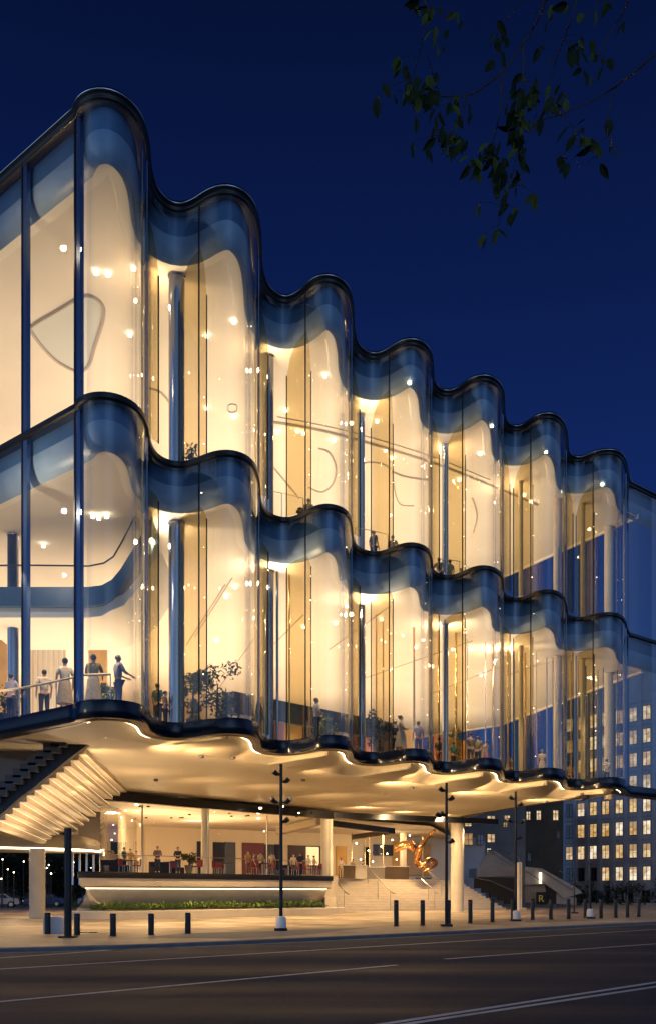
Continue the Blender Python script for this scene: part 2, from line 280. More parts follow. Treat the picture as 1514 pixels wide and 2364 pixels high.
# ------------------------------------------------------------------ mesh helpers
class MB:
    def __init__(s): s.v = []; s.f = []
    def face(s, pts):
        b = len(s.v); s.v += [Vector(p) for p in pts]; s.f.append(tuple(range(b, b+len(pts)))); return s
    def grid(s, rows, close=False):          # rows of equally many points
        b = len(s.v); n = len(rows[0])
        for r in rows: s.v += [Vector(p) for p in r]
        for i in range(len(rows)-1):
            for j in range(n if close else n-1):
                k = (j+1) % n; s.f.append((b+i*n+j, b+i*n+k, b+(i+1)*n+k, b+(i+1)*n+j))
        return s
    def box(s, c, size, rot=0, bev=0):
        x, y, z = [a/2 for a in size]; cc = Vector(c); m = Matrix.Rotation(rot, 3, 'Z'); b = len(s.v)
        for dz in (-z, z):
            for dx, dy in ((-x, -y), (x, -y), (x, y), (-x, y)): s.v.append(cc+m@Vector((dx, dy, dz)))
        for q in ((0, 3, 2, 1), (4, 5, 6, 7), (0, 1, 5, 4), (1, 2, 6, 5), (2, 3, 7, 6), (3, 0, 4, 7)): s.f.append(tuple(b+i for i in q))
        return s
    def beam(s, a, b, wd, ht):               # box between two points, wd sideways, ht vertical (hangs centred)
        a = Vector(a); b = Vector(b); d = (b-a); h = Vector((d.x, d.y, 0)).normalized() if (abs(d.x)+abs(d.y)) > 1e-6 else Vector((1, 0, 0))
        sd = Vector((-h.y, h.x, 0))*wd/2; up = Vector((0, 0, ht/2)); n = len(s.v)
        for p in (a, b):
            for q in (-sd-up, sd-up, sd+up, -sd+up): s.v.append(p+q)
        for q in ((0, 1, 2, 3), (7, 6, 5, 4), (0, 4, 5, 1), (1, 5, 6, 2), (2, 6, 7, 3), (3, 7, 4, 0)): s.f.append(tuple(n+i for i in q))
        return s
    def tube(s, pts, r, n=8, cap=True):
        pts = [Vector(p) for p in pts]; rr = r if isinstance(r, (list, tuple)) else [r]*len(pts)
        rows = []; up = None
        for i, p in enumerate(pts):
            d = (pts[min(i+1, len(pts)-1)]-pts[max(i-1, 0)]).normalized()
            if up is None: up = Vector((0, 0, 1)) if abs(d.z) < .9 else Vector((1, 0, 0))
            x = d.cross(up).normalized(); y = d.cross(x).normalized(); up = -y if False else up
            rows.append([p+(x*math.cos(2*math.pi*k/n)+y*math.sin(2*math.pi*k/n))*rr[i] for k in range(n)])
        b = len(s.v); s.grid(rows, True)
        if cap:
            s.f.append(tuple(b+k for k in range(n))); e = b+(len(pts)-1)*n; s.f.append(tuple(e+n-1-k for k in range(n)))
        return s
    def lathe(s, prof, c=(0, 0, 0), n=24, cap=True):
        c = Vector(c); b = len(s.v)
        s.grid([[c+Vector((r*math.cos(2*math.pi*k/n), r*math.sin(2*math.pi*k/n), z)) for k in range(n)] for r, z in prof], True)
        if cap:
            s.f.append(tuple(b+n-1-k for k in range(n))); e = b+(len(prof)-1)*n; s.f.append(tuple(e+k for k in range(n)))
        return s
    def poly(s, pts2, z):                    # horizontal sheet from a concave outline
        zs = z if callable(z) else (lambda p: z)
        b = len(s.v); P3 = [Vector((p[0], p[1], 0)) for p in pts2]
        s.v += [Vector((p[0], p[1], zs(p))) for p in pts2]
        for t in tessellate_polygon([P3]): s.f.append(tuple(b+i for i in t))
        return s
    def prism(s, pts, d):                    # planar polygon (any plane, 3d pts) pushed by vector d
        d = Vector(d); n = len(pts); b = len(s.v); P = [Vector(p) for p in pts]
        s.v += P+[p+d for p in P]
        for t in tessellate_polygon([P]):
            s.f.append(tuple(b+i for i in t)); s.f.append(tuple(b+n+i for i in reversed(t)))
        for i in range(n):
            j = (i+1) % n; s.f.append((b+i, b+j, b+n+j, b+n+i))
        return s
    def ball(s, c, r, n=10, sz=None):
        sz = sz or (1, 1, 1); k = n//2+1
        s.grid([[Vector(c)+Vector((r*sz[0]*math.sin(a)*math.cos(2*math.pi*j/n), r*sz[1]*math.sin(a)*math.sin(2*math.pi*j/n), r*sz[2]*math.cos(a))) for j in range(n)] for a in [max(.02, min(math.pi-.02, math.pi*i/k)) for i in range(k+1)]], True)
        return s
    def mesh(s, name, m, origin=(0, 0, 0), smooth=False):
        o = Vector(origin); me = bpy.data.meshes.new(name); me.from_pydata([v-o for v in s.v], [], s.f)
        bm = bmesh.new(); bm.from_mesh(me); bmesh.ops.remove_doubles(bm, verts=bm.verts, dist=1e-4)
        bmesh.ops.recalc_face_normals(bm, faces=bm.faces); bm.to_mesh(me); bm.free()
        me.materials.append(M[m] if isinstance(m, str) else m)
        if smooth:
            me.polygons.foreach_set('use_smooth', [True]*len(me.polygons))
            if smooth != 'all':
                me.update()
                try: me.set_sharp_from_angle(angle=math.radians(38))
                except Exception: pass
        return me
def tag(o, label=None, cat=None, group=None, kind=None):
    for k, v in (('label', label), ('category', cat), ('group', group), ('kind', kind)):
        if v: o[k] = v
    return o
def thing(name, label, cat, loc=(0, 0, 0), rz=0, group=None):
    o = bpy.data.objects.new(name, None); o.empty_display_size = .3; COL.objects.link(o); o.location = loc; o.rotation_euler.z = rz
    return tag(o, label, cat, group)
def wroot(p):                                # world offset of the thing a part hangs under
    v = Vector((0, 0, 0))
    while p: v += p.location; p = p.parent
    return v
def part(name, mb, m, parent=None, label=None, smooth=False, kind=None):
    me = mb.mesh(name, m, wroot(parent) if parent else (0, 0, 0), smooth)
    o = bpy.data.objects.new(name, me); COL.objects.link(o); o.parent = parent
    if label: o['label'] = label
    if kind: o['kind'] = kind
    return o
def solo(name, mb, m, label, cat, loc=(0, 0, 0), group=None, smooth=False, kind=None):
    me = mb.mesh(name, m, loc, smooth); o = bpy.data.objects.new(name, me); COL.objects.link(o); o.location = loc
    return tag(o, label, cat, group, kind)
def structure(name, mb, m, parent=None):
    o = part(name, mb, m, parent); o['kind'] = 'structure'; return o
def dup(o, loc=None, rz=None, parent=None, label=None, scale=None):
    c = o.copy(); COL.objects.link(c); c.parent = parent
    if loc is not None: c.location = loc
    if rz is not None: c.rotation_euler.z = rz
    if scale is not None: c.scale = (scale,)*3
    if label: c['label'] = label
    for ch in list(o.children): dup(ch, parent=c)
    return c
def recolor(o, m):
    if o.type == 'MESH' and o.material_slots:
        o.material_slots[0].link = 'OBJECT'; o.material_slots[0].material = M.get('c_'+m) or M[m]

# ------------------------------------------------------------------ ground, road
kp = [Vector((-60, -5)), gp(0, 2190).xy, gp(300, 2183).xy, gp(550, 2173).xy, gp(900, 2158).xy, gp(1514, 2129).xy, Vector((60, 99)), Vector((95, 137))]
kr = resample(kp, .5, 8, 4)
far = MB().face([(-900, -60, -.14), (900, -60, -.14), (900, 1800, -.14), (-900, 1800, -.14)])
structure('ground', far, 'soil')
rd = MB(); rd.poly([(-70, -30), (60, -30), (140, 60), (125, 140)]+[(p.x, p.y) for p in reversed(kr)], -.12)
road = structure('road', rd, 'road')
pv = MB(); pv.poly([(p.x, p.y) for p in kr]+[(95, 138), (40, 150), (-90, 132), (-90, 20)], 0)
structure('pavement', pv, 'pave')
kb = MB(); n2 = nrm(kr)
kb.grid([[(p.x-n.x*.30, p.y-n.y*.30, .004) for p, n in zip(kr, n2)], [(p.x, p.y, .006) for p in kr for n in [0]], [(p.x+n.x*.03, p.y+n.y*.03, -.02) for p, n in zip(kr, n2)], [(p.x+n.x*.03, p.y+n.y*.03, -.119) for p, n in zip(kr, n2)]])
structure('kerb', kb, 'kerb')
gut = MB(); gut.grid([[(p.x+n.x*.03, p.y+n.y*.03, -.114) for p, n in zip(kr, n2)], [(p.x+n.x*.42, p.y+n.y*.42, -.114) for p, n in zip(kr, n2)]])
structure('gutter', gut, 'kerb')
def marking(a, b, wd, ext=0):
    a = gp(*a, z=-.114); b = gp(*b, z=-.114); d = (b-a).normalized(); b = b+d*ext; s = Vector((-d.y, d.x, 0))*wd/2
    part('lane_marking', MB().face([a-s, b-s, b+s, a+s]), 'line', road)
marking((-60, 2242), (1514, 2147), .14, 30); marking((-60, 2319), (915, 2229), .15); marking((1027, 2215), (1514, 2180), .15, 25)
marking((840, 2372), (1514, 2269), .14, 20); marking((905, 2370), (1514, 2279), .14, 20); marking((-60, 2217), (320, 2190), .12)
patch = MB().poly([gp(330, 2166).xy, gp(420, 2156).xy, gp(640, 2150).xy, gp(860, 2142).xy, gp(700, 2160).xy, gp(540, 2168).xy], .004)
structure('paving_patch', patch, 'kerb')

# ------------------------------------------------------------------ the glass hall
hall = thing('concert_hall', 'large wavy glass concert hall glowing warm, standing over the pavement on columns', 'concert hall', (K.x, K.y, 0))
def band(o1, z1, o2, z2, rng=None):
    a = off(o1); b = off(o2); i0, i1 = rng or (0, len(a))
    return MB().grid([[(p.x, p.y, z1(p) if callable(z1) else z1) for p in a[i0:i1]], [(p.x, p.y, z2(p) if callable(z2) else z2) for p in b[i0:i1]]])
def multi(prof, rng=None):
    rows = []
    for o_, z_ in prof:
        a = off(o_); i0, i1 = rng or (0, len(a)); rows.append([(p.x, p.y, z_(p) if callable(z_) else z_) for p in a[i0:i1]])
    return MB().grid(rows)
# roof cap: two stacked mouldings
part('roof_cap', multi([(.5, ZT-.38), (-.02, ZT-.38), (-.07, ZT-.30), (-.02, ZT-.21), (-.12, ZT-.17), (-.15, ZT-.06), (-.10, ZT), (.7, ZT+.02)]), 'black', hall, smooth='all')
part('roof_rim', multi([(-.155, ZT-.13), (-.17, ZT-.11), (-.155, ZT-.09)]), 'chrome', hall, smooth='all')
# middle floor band
part('floor_band', multi([(.3, lambda p: hm(p)-.22), (-.03, lambda p: hm(p)-.22), (-.08, lambda p: hm(p)-.16), (-.08, lambda p: hm(p)+.02), (-.03, lambda p: hm(p)+.05), (.3, lambda p: hm(p)+.05)]), 'black', hall, smooth=True)
# base band and under ring
part('base_band', multi([(.3, hb), (-.10, hb), (-.12, lambda p: hb(p)-.04), (-.12, lambda p: hb(p)-.56), (-.08, lambda p: hb(p)-.62), (.12, lambda p: hb(p)-.64)]), 'band', hall, smooth=True)
part('base_ring', multi([(.12, lambda p: hb(p)-.64), (.18, lambda p: hb(p)-.69), (.27, lambda p: hb(p)-.68), (.32, lambda p: hb(p)-.6)]), 'bronze', hall, smooth='all')
part('cove_light', multi([(.325, lambda p: hb(p)-.61), (.35, lambda p: hb(p)-.66)], (NW+1, NW+NC-2)), 'cove', hall)
# spandrels behind the glass, coloured to carry its sky reflection and pale fade
part('spandrel', multi([(.32, ZT-.38), (.30, ZT-.7), (.30, ZC2+.95)]), 'spandrel', hall, smooth='all')
part('spandrel', multi([(.30, ZC2+.95), (.30, ZC2+.7), (.33, ZC2+.5), (.40, ZC2+.3), (.50, ZC2+.12), (.64, ZC2-.005)]), 'spandrel2', hall, smooth='all')
part('spandrel', multi([(.30, lambda p: hm(p)-.2), (.30, ZC1+.95)]), 'spandrel', hall, smooth='all')
part('spandrel', multi([(.30, ZC1+.95), (.30, ZC1+.75), (.33, ZC1+.55), (.40, ZC1+.32), (.50, ZC1+.13), (.64, ZC1-.005)]), 'spandrel2', hall, smooth='all')
# ceilings: a proud ring along the glass and the field inside
BACKL = [(15.5, 92), (8, 100), (-20, 87), (-33, 62)]
BACKU = [(20.9, 68.3), (13.6, 82), (8, 100), (-20, 87), (-33, 62)]
o36 = off(.36); o11 = off(1.05)
i_end = NW+NC
part('ceiling_ring', band(.64, ZC2-.005, 1.05, ZC2+.03, (0, i_end)), 'ceilring', hall)
part('ceiling_ring', band(1.05, ZC2+.03, 1.15, ZC2+.22, (0, i_end)), 'ceil', hall)
def inner(d, rng_end):
    return clean_off(d, rng_end)
c2 = MB().poly(inner(1.1, i_end-2)+[(20.2, 67.6), (20.9, 68.3)]+BACKU[1:], ZC2+.2); part('ceiling', c2, 'ceil', hall)
part('ceiling_ring', band(.64, ZC1-.005, 1.0, ZC1+.02, (0, i_end+2)), 'ceilring', hall)
c1 = MB().poly(inner(.98, i_end+1)+[(21.6, 69.6)]+BACKL, ZC1+.018); part('ceiling', c1, 'ceil', hall)
rf = MB().poly(inner(.3, len(EDGE)-2)+[(21.9, 69.6), (14.5, 84), (8, 103), (-20, 90), (-33, 62)], ZT-.1); part('roof', rf, 'darkgrey', hall)
def edge_strip(P, z0, z1):
    m_ = MB()
    for a, b in zip(P, P[1:]): m_.beam((a[0], a[1], (z0+z1)/2), (b[0], b[1], (z0+z1)/2), .2, z1-z0)
    return m_
part('ceiling_edge', edge_strip(BACKU[:3], ZC2+.1, ZC2+1.3), 'ceilring', hall)
part('ceiling_edge', edge_strip([(21.6, 69.6)]+BACKL[:2], ZC1-.1, ZC1+.9), 'ceilring', hall)
# floors
fl2 = MB().poly(inner(.2, i_end+2)+[(21.6, 69.6)]+BACKL, lambda p: hm(p)-.05); part('upper_floor', fl2, 'floor', hall)
fl1 = MB().poly(inner(.2, i_end+3)+[(20.8, 69.0), (15.2, 80), (12.5, 100), (-20, 87), (-33, 62)], lambda p: hb(p)-.06); part('lower_floor', fl1, 'floor', hall)
# back walls
def wallstrip(P, z0, z1, m, name='back_wall'):
    mb = MB(); mb.grid([[(p[0], p[1], z0) for p in P], [(p[0], p[1], z1) for p in P]]); return part(name, mb, m, hall)
wallstrip([(8, 100), (-20, 87), (-33, 62), (EDGE[0].x, EDGE[0].y)], EYE+6.5, ZC1, 'wall')
wallstrip([(8, 100), (-20, 87), (-33, 62), (EDGE[0].x, EDGE[0].y)], EYE+17, ZC2+.2, 'wall')
# seams: where two curved sheets meet, found on the plan by picture column
def seam_idx(x):
    best = None
    for i in range(NW+2, NW+NC-2):
        p = EDGE[i]; px = CX+F*p.x/p.y; d = abs(px-x)
        if d < 6 and (best is None or d < best[0]): best = (d, i)
    return best[1]
SEAM = [seam_idx(x) for x in (462, 703, 898, 1069, 1224, 1366)]
SIDE = []                                    # the inflection on the far side of every bulge
bounds = [NW]+SEAM+[NW+NC-1]
for a, b in zip(bounds, bounds[1:]):
    best = max(range(a, b+1), key=lambda i: (EN[i].x*UX+EN[i].y*UY))
    SIDE.append(best)
# glass sheets
cuts = sorted(set([0, 4, 5, NW]+SEAM+SIDE+[len(EDGE)-3, len(EDGE)-1]))
for z0, z1 in ((hb, lambda p: hm(p)-.2), (lambda p: hm(p)+.04, lambda p: ZT-.3)):
    for a, b in zip(cuts, cuts[1:]):
        if b > a: part('glass_pane', multi([(0, z0), (0, z1)], (a, b+1)), 'endglass' if a >= NW+NC-1 else 'glass', hall, smooth='all')
for z0, z1 in ((hb, ZC1-.05), (lambda p: hm(p)+.04, ZC2)):
    for a, b in zip(cuts, cuts[1:]):
        if b > a and a >= NW: part('inner_glass', multi([(.42, z0), (.42, z1)], (a, b+1)), 'innerglass', hall, smooth='all')
# mullions and profiles
def post(i, o_, r, z0, z1, m, name, n=8):
    p = EDGE[i]-EN[i]*o_
    return part(name, MB().tube([(p.x, p.y, z0), (p.x, p.y, z1)], r, n), m, hall, smooth=True)
for i in SEAM:
    p = EDGE[i]; post(i, -.01, .035, hb(p), ZT-.35, 'black', 'mullion', 6)
for k, i in enumerate(SIDE):
    p = EDGE[i]; post(i, .05, .085, hb(p), ZT-.35, 'chrome', 'glass_edge_profile', 10)
    post(max(i-4, NW+1), .10, .04, hb(p), ZT-.4, 'brass', 'glass_edge_profile', 8)  # brass tube added in place of the gold reflection at the glass edge
    post(min(i+3, len(EDGE)-3), .02, .025, hb(p), ZT-.35, 'black', 'mullion', 6)
for i, wd in ((5, .24), (NW, .24), (4, .2)):
    p = EDGE[i]; n = Vector((-UX, -UY)) if i < NW else Vector((-.5, -.8)).normalized()
    z0 = hb(p); z1 = ZT-.3
    part('wing_mullion', MB().box((p.x-n.x*.1+NX*.12, p.y-n.y*.1+NY*.12, (z0+z1)/2), (wd, .16, z1-z0), math.atan2(NY, NX)), 'bluefin', hall)
    part('mullion', MB().box((p.x-n.x*.1-NX*.06, p.y-n.y*.1-NY*.06, (z0+z1)/2), (.06, .22, z1-z0), math.atan2(NY, NX)), 'black', hall)
part('mullion', MB().tube([(24.5, 71.1, hb(C[-1])), (24.5, 71.1, ZT-.3)], .07), 'black', hall)
for i in SIDE+SEAM:
    p = EDGE[i]-EN[i]*.22; z_ = hb(p)+R.uniform(.5, 3); sb = MB()
    while z_ < ZT-3:
        sb.ball((p.x+R.uniform(-.12, .12), p.y+R.uniform(-.1, .1), z_), R.uniform(.012, .024), 5); z_ += R.uniform(.7, 3.2)
    part('glint_string', sb, 'bulb', hall, kind='stuff')  # glowing beads stand in for chains of tiny reflections along the glass
# olive glass fins folded inwards at each seam
def fin(p, d, ln, z0, z1, cham):
    q = Vector((p.x, p.y))+d*ln; a = Vector((p.x, p.y, z0)); b = Vector((q.x, q.y, z0)); m_ = (Vector((p.x, p.y))+d*ln*.55)
    pts = [a, b, Vector((q.x, q.y, z1-cham)), Vector((m_.x+(q.x-m_.x)*.6, m_.y+(q.y-m_.y)*.6, z1-cham*.55)), Vector((m_.x, m_.y, z1-cham*.22)), Vector((p.x, p.y, z1))]
    b_ = MB(); b_.face(pts); part('glass_fin', b_, 'olive', hall)
    part('fin_edge', MB().tube([(q.x, q.y, z0), (q.x, q.y, z1-cham)], .03, 6), 'dark', hall)
def rot2(v, a): c, s = math.cos(a), math.sin(a); return Vector((v.x*c-v.y*s, v.x*s+v.y*c))
for k, i in enumerate(SEAM):
    p = EDGE[i]-EN[i]*.06; inw = Vector((-NX, -NY))
    for (z0, z1, ch) in ((hm(p)+.05, ZC2+.1, 1.7), (hb(p), ZC1-.1, .3)):
        fin(p, rot2(inw, .10), 1.15, z0, z1, ch); fin(p, rot2(inw, -1.15), .6, z0, z1, ch*.9)
for k, i in enumerate(SIDE[:-1]):
    p = EDGE[i+2]-EN[i+2]*.06; vd = Vector((p.x, p.y)).normalized()
    d = rot2(vd, -.62)
    for (z0, z1, ch) in ((hm(p)+.05, ZC2+.1, 1.9), (hb(p), ZC1-.1, .3)):
        fin(p, d, .8, z0, z1, ch)
# indoor columns
def icol(x, D, r, m='steelcol', lv=2):
    X = (x-CX)*D/F
    for z0, z1 in ((EYE+6.5, ZC1), (EYE+17.0, ZC2+.2))[:lv]:
        part('column', MB().lathe([(r, z0), (r, z1-.12), (r*1.12, z1-.08), (r*1.12, z1)], (X, D, 0), 24), m, hall, smooth=True)
for x, D, r in ((408, 41.6, .33), (618, 47.8, .29), (833, 53.6, .20), (1027, 57.3, .18), (1287, 65.3, .27), (1405, 70.2, .30), (1202, 62.4, .14), (1345, 66.0, .15)): icol(x, D, r, 'steelcol' if x < 1100 else 'conc')
icol(30, 43, .24, lv=1)
# rods added behind the bays to stand in for vertical reflection streaks
rr2 = random.Random(11)
for k, x in enumerate((1012, 1030, 1052, 1078, 1120, 1138, 1172, 1186, 1212, 1238, 1262, 1276, 1318, 1334, 1352, 1380, 1392, 1425, 868, 884, 955, 842, 668, 640)):
    D = 53+(x-842)*.0262+rr2.uniform(.5, 2.2); X = (x-CX)*D/F
    if x < 700: D = 47.5+rr2.uniform(.3, 1.2); X = (x-CX)*D/F
    part('streak_rod', MB().tube([(X, D, hb((X, D))-.05), (X, D, ZC1)], rr2.choice((.03, .045, .07)), 8), rr2.choice(('brass', 'chrome', 'steelcol', 'brass', 'bluefin')), hall, smooth=True)
# ceiling details
def ceilline(pts, h, r, m='groove', name='ceiling_groove', close=False):
    P = [hp(x, y, h) for x, y in pts]
    if close: P.append(P[0])
    P3 = []
    for i in range(len(P)-1):
        for k in range(6):
            a = P[max(0, i-1)]; b = P[i]; c = P[i+1]; d = P[min(len(P)-1, i+2)]
            if close: a = P[i-1] if i else P[-2]; d = P[i+2] if i+2 < len(P) else P[1]
            t = k/6; P3.append(.5*((2*b)+(-a+c)*t+(2*a-5*b+4*c-d)*t*t+(-a+3*b-3*c+d)*t**3))
    P3.append(P[-1])
    part(name, MB().tube(P3, r, 5), m, hall)
hU = ZC2+.17-EYE; hL = ZC1-EYE
tri = [(72, 765), (80, 748), (130, 718), (185, 686), (212, 684), (235, 702), (238, 735), (218, 800), (206, 840), (188, 856), (160, 850), (118, 822)]
ceilline(tri, hU, .085, close=True)
tp = [hp(x, y, hU).xy for x, y in tri]
M['panel'] = mat('ceiling_panel', (.62, .66, .66), .7)
part('ceiling_panel', MB().poly(tp, ZC2+.19), 'panel', hall)
ceilline([(590, 968), (700, 985), (800, 1008), (990, 1065), (1120, 1115), (1240, 1165)], hU, .09)
ceilline([(640, 962), (800, 995), (990, 1052), (1130, 1108)], hU, .025)
ceilline([(735, 1035), (760, 1045), (775, 1080), (768, 1118), (742, 1136), (712, 1125)], hU, .06)
ceilline([(905, 1088), (935, 1100), (990, 1108)], hU, .07); ceilline([(905, 1090), (912, 1140), (925, 1165), (955, 1168)], hU, .04)
ceilline([(632, 1080), (690, 1150)], hU, .05); ceilline([(830, 1080), (845, 1068), (880, 1070), (900, 1082)], hU, .05)
ceilline([(340, 895), (370, 905), (392, 930)], hU, .06); ceilline([(1090, 1150), (1100, 1190), (1092, 1230)], hU, .05)
ceilline([(528, 935), (545, 935), (545, 950), (528, 950)], hU, .03, close=True)
for a in ([(536, 1335), (450, 1470)], [(430, 1490), (520, 1350)], [(590, 1470), (505, 1590)], [(900, 1400), (760, 1500)], [(1090, 1480), (830, 1570)], [(1150, 1540), (1000, 1600)], [(700, 1420), (620, 1500)], [(1250, 1530), (1170, 1560)], [(190, 1442), (260, 1438), (320, 1410)], [(1360, 1500), (1230, 1540)]):
    ceilline(a, hL, .035)
# soft blue-grey drop edge seen above the wing
bulbs = [(250, 636), (308, 622), (222, 632), (300, 775), (478, 778), (540, 745), (476, 945), (540, 1085 - 120), (640, 1000), (687, 998), (700, 1003), (660, 950), (935, 905), (945, 885), (890, 1042), (905, 1060), (1108, 1050), (1130, 1045), (1135, 985), (1060, 1110), (1210, 1145), (1225, 1160), (1260, 1045), (1390, 1120), (870, 975), (750, 870), (770, 1020)]
for x, y in bulbs:
    p = hp(x, y, hU-.12); part('downlight', MB().lathe([(.05, .06), (.085, .05), (.085, .16)], (p.x, p.y, p.z-.06), 8), 'bulb', hall)
for x, y in [(214, 1192), (228, 1196), (246, 1192), (100, 1260), (543, 1356), (522, 1378), (700, 1448), (960, 1495), (880, 1430), (775, 1440), (1085, 1500), (1110, 1560), (500, 1480), (420, 1300 + 120), (640, 1540), (800, 1400)]:
    p = hp(x, y, hL-.1); part('downlight', MB().lathe([(.05, .0), (.08, .0), (.08, .1)], (p.x, p.y, p.z-.06), 8), 'bulb', hall)
# mezzanine with escalator in the left wing
DM = 41.0
def sweep_px(pts, th, dep, m, name, D=DM, parent=None):
    up = [dp(x, y-th/2, D) for x, y in pts]; lo = [dp(x, y+th/2, D) for x, y in pts]; v = Vector((-.1, dep, 0))
    mb = MB().grid([up, lo, [p+v for p in lo], [p+v for p in up]]); mb.grid([[p+v for p in up], up])
    return part(name, mb, m, parent or hall, smooth=True)
mz = [(-60, 1377), (60, 1377), (150, 1377), (205, 1377), (235, 1373), (258, 1360), (278, 1336), (300, 1300), (325, 1258), (352, 1212)]
mzp = sweep_px(mz, 44, 2.2, 'spandrel', 'mezzanine')
sweep_px([(x, y+36) for x, y in mz[:6]]+[(285, 1385), (320, 1345), (365, 1268)], 26, 5.5, 'ceilring', 'mezzanine_soffit', DM+.3)
rail = [(-60, 1306), (60, 1305), (150, 1306), (205, 1307), (240, 1300), (262, 1285), (282, 1250), (305, 1205), (322, 1170)]
part('handrail', MB().tube([dp(x, y, DM) for x, y in rail], .035, 6), 'darkgrey', mzp)
gr = MB().grid([[dp(x, y, DM+.02) for x, y in rail], [dp(x, y-20, DM+.02) for x, y in [mz[0]]+mz[1:5]+[(262, 1352), (286, 1320), (310, 1278), (335, 1235)]]]); part('glass_balustrade', gr, 'clear', mzp)
# inner walls of the lower storey
def pxwall(x0, x1, yt0, yt1, D0, D1, m, name='partition', zb=EYE+6.5, th=.25):
    a = dp(x0, yt0, D0); b = dp(x1, yt1, D1)
    pts = [(a.x, a.y, zb), (b.x, b.y, zb), tuple(b), tuple(a)]
    return part(name, MB().prism(pts, (0, th, 0)), m, hall)
pxwall(62, 150, 1492, 1490, 52, 53, 'wall'); pxwall(204, 246, 1432, 1436, 48, 49, 'amber'); pxwall(-30, 30, 1480, 1475, 50, 50, 'amber')
for k in range(7): pxwall(66+k*12, 72+k*12, 1495, 1495, 51.6, 51.6, 'ceilring', 'curtain_fold', th=.1)
# bar wall with dark bulkhead and coloured panels, parallel to the street
def uwall(x0, x1, P0, z0, z1, m, name, th=.4):
    def at(x):
        k = (x-CX)/F; t = (k*P0[1]-P0[0])/(UX-k*UY); return Vector((P0[0]+UX*t, P0[1]+UY*t))
    a = at(x0); b = at(x1); return part(name, MB().prism([(a.x, a.y, z0), (b.x, b.y, z0), (b.x, b.y, z1), (a.x, a.y, z1)], (-NX*th, -NY*th, 0)), m, hall)
PB = (-3.9, 47.4)
z = EYE+6.6
uwall(540, 905, PB, z+1.75, z+2.75, 'darkgrey', 'bar_bulkhead', .8)
for x0, x1, m in ((548, 572, 'conc'), (590, 632, 'dark'), (634, 656, 'pink'), (657, 698, 'amber'), (700, 742, 'dark'), (745, 790, 'amber'), (815, 858, 'pink'), (870, 905, 'brown'), (930, 975, 'amber'), (1010, 1030, 'pink'), (1035, 1068, 'amber'), (1075, 1120, 'amber')):
    uwall(x0, x1, (PB[0]-.2, PB[1]-.2), z-.1, z+(1.7 if x0 < 900 else 2.6), m, 'bar_panel', .3)
for x0, x1, m in ((205, 214, 'dark'),): pass
# soffit over the pavement
SOFR = [(16.2, 63.0), (14.4, 66.5), (10.4, 78.5), (13.2, 104), (-17, 90), (-33, 66)]
def tn(p): return -((p[0]-K.x)*NX+(p[1]-K.y)*NY)        # depth behind the street front
IL = NW+NC-12; ST = [(tal(p), tn(p)) for p in EDGE[NW:IL]]
def gline(s_):
    v = [max(t for q, t in ST if abs(q-(s_+o_)) < 3.4) if any(abs(q-(s_+o_)) < 3.4 for q, t in ST) else 3 for o_ in (-2, -1, 0, 1, 2)]
    t = sum(v)/5+1.0; return (K.x+UX*s_-NX*t, K.y+UY*s_-NY*t)
GS = []; m_ = 2.9
for i in range(IL):
    p = EDGE[i]
    if i < NW:
        t = max(tn(p), tn(gline(2.9)[:2])); GS.append((K.x+UX*2.9-NX*t, K.y+UY*2.9-NY*t))
    else:
        m_ = max(m_, min(tal(p), tal(EDGE[IL-1]))); GS.append(gline(m_))
def row(o_, zf): return [(p.x, p.y, zf(p)) for p in off(o_)[:IL]]
tl = lambda p: hb(p)-EYE-6.55
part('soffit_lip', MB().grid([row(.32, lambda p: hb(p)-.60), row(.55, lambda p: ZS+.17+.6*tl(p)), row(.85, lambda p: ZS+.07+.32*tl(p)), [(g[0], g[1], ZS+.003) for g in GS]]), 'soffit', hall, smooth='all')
so = []
for g in GS:
    if not so or math.hypot(g[0]-so[-1][0], g[1]-so[-1][1]) > .3: so.append(g)
def sz(p):
    return ZS
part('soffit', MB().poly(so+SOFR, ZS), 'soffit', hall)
part('soffit_edge', edge_strip([so[-1]]+SOFR[:4], ZS-.04, ZS+.16), 'black', hall)
part('base_ring', MB().poly([(p.x, p.y) for p in off(.12)[NW+NC-14:]]+[(21.6, 69.6), (17.0, 64.2), (17.35, 61.25)], ZS+.5), 'black', hall)
# soffit spot fittings
for x, y in ((465, 1745), (538, 1748), (1166, 1802), (1260, 1850), (1344, 1832), (950, 1818), (360, 1800), (700, 1800)):
    p = hp(x, y, 5.93); part('soffit_light', MB().lathe([(.02, -.12), (.12, -.10), (.12, 0)], (p.x, p.y, p.z), 10), 'darkgrey', hall, smooth=True)

# ---- lobby under the soffit
ZF = EYE+1.2
L0 = Vector((-14.3, 56.0)); Ud = Vector((UX, UY)); Nd = Vector((NX, NY))
def T_(p): v = Vector(p)-L0; return (v.dot(Vector((UX, UY))), v.dot(Vector((NX, NY))))
def lob(s, t): v = L0+Ud*s+Nd*t; return (v.x, v.y)
LEN = 21.9
outl = [lob(LEN, -.2), lob(LEN, -.0)]+[lob(s, 0) for s in (20, 15, 10, 5, 2.6, 1.4)]+[(-13.95, 56.75), (-14.15, 57.5), (-14.2, 58.5), (-14.25, 61), (-14.25, 68)]
backp = [(-15.4, 84), (-8, 84)]
part('lobby_floor', MB().poly([lob(s, -.05) for s in (LEN, 1.8)]+[(-13.6, 58.5), (-13.8, 62), (-15.6, 84), (-4, 92), (13, 104), (12.1, 93.5), (.4, 86.1), (-.5, 80), (-.2, 73.5)], ZF), 'floor', hall)
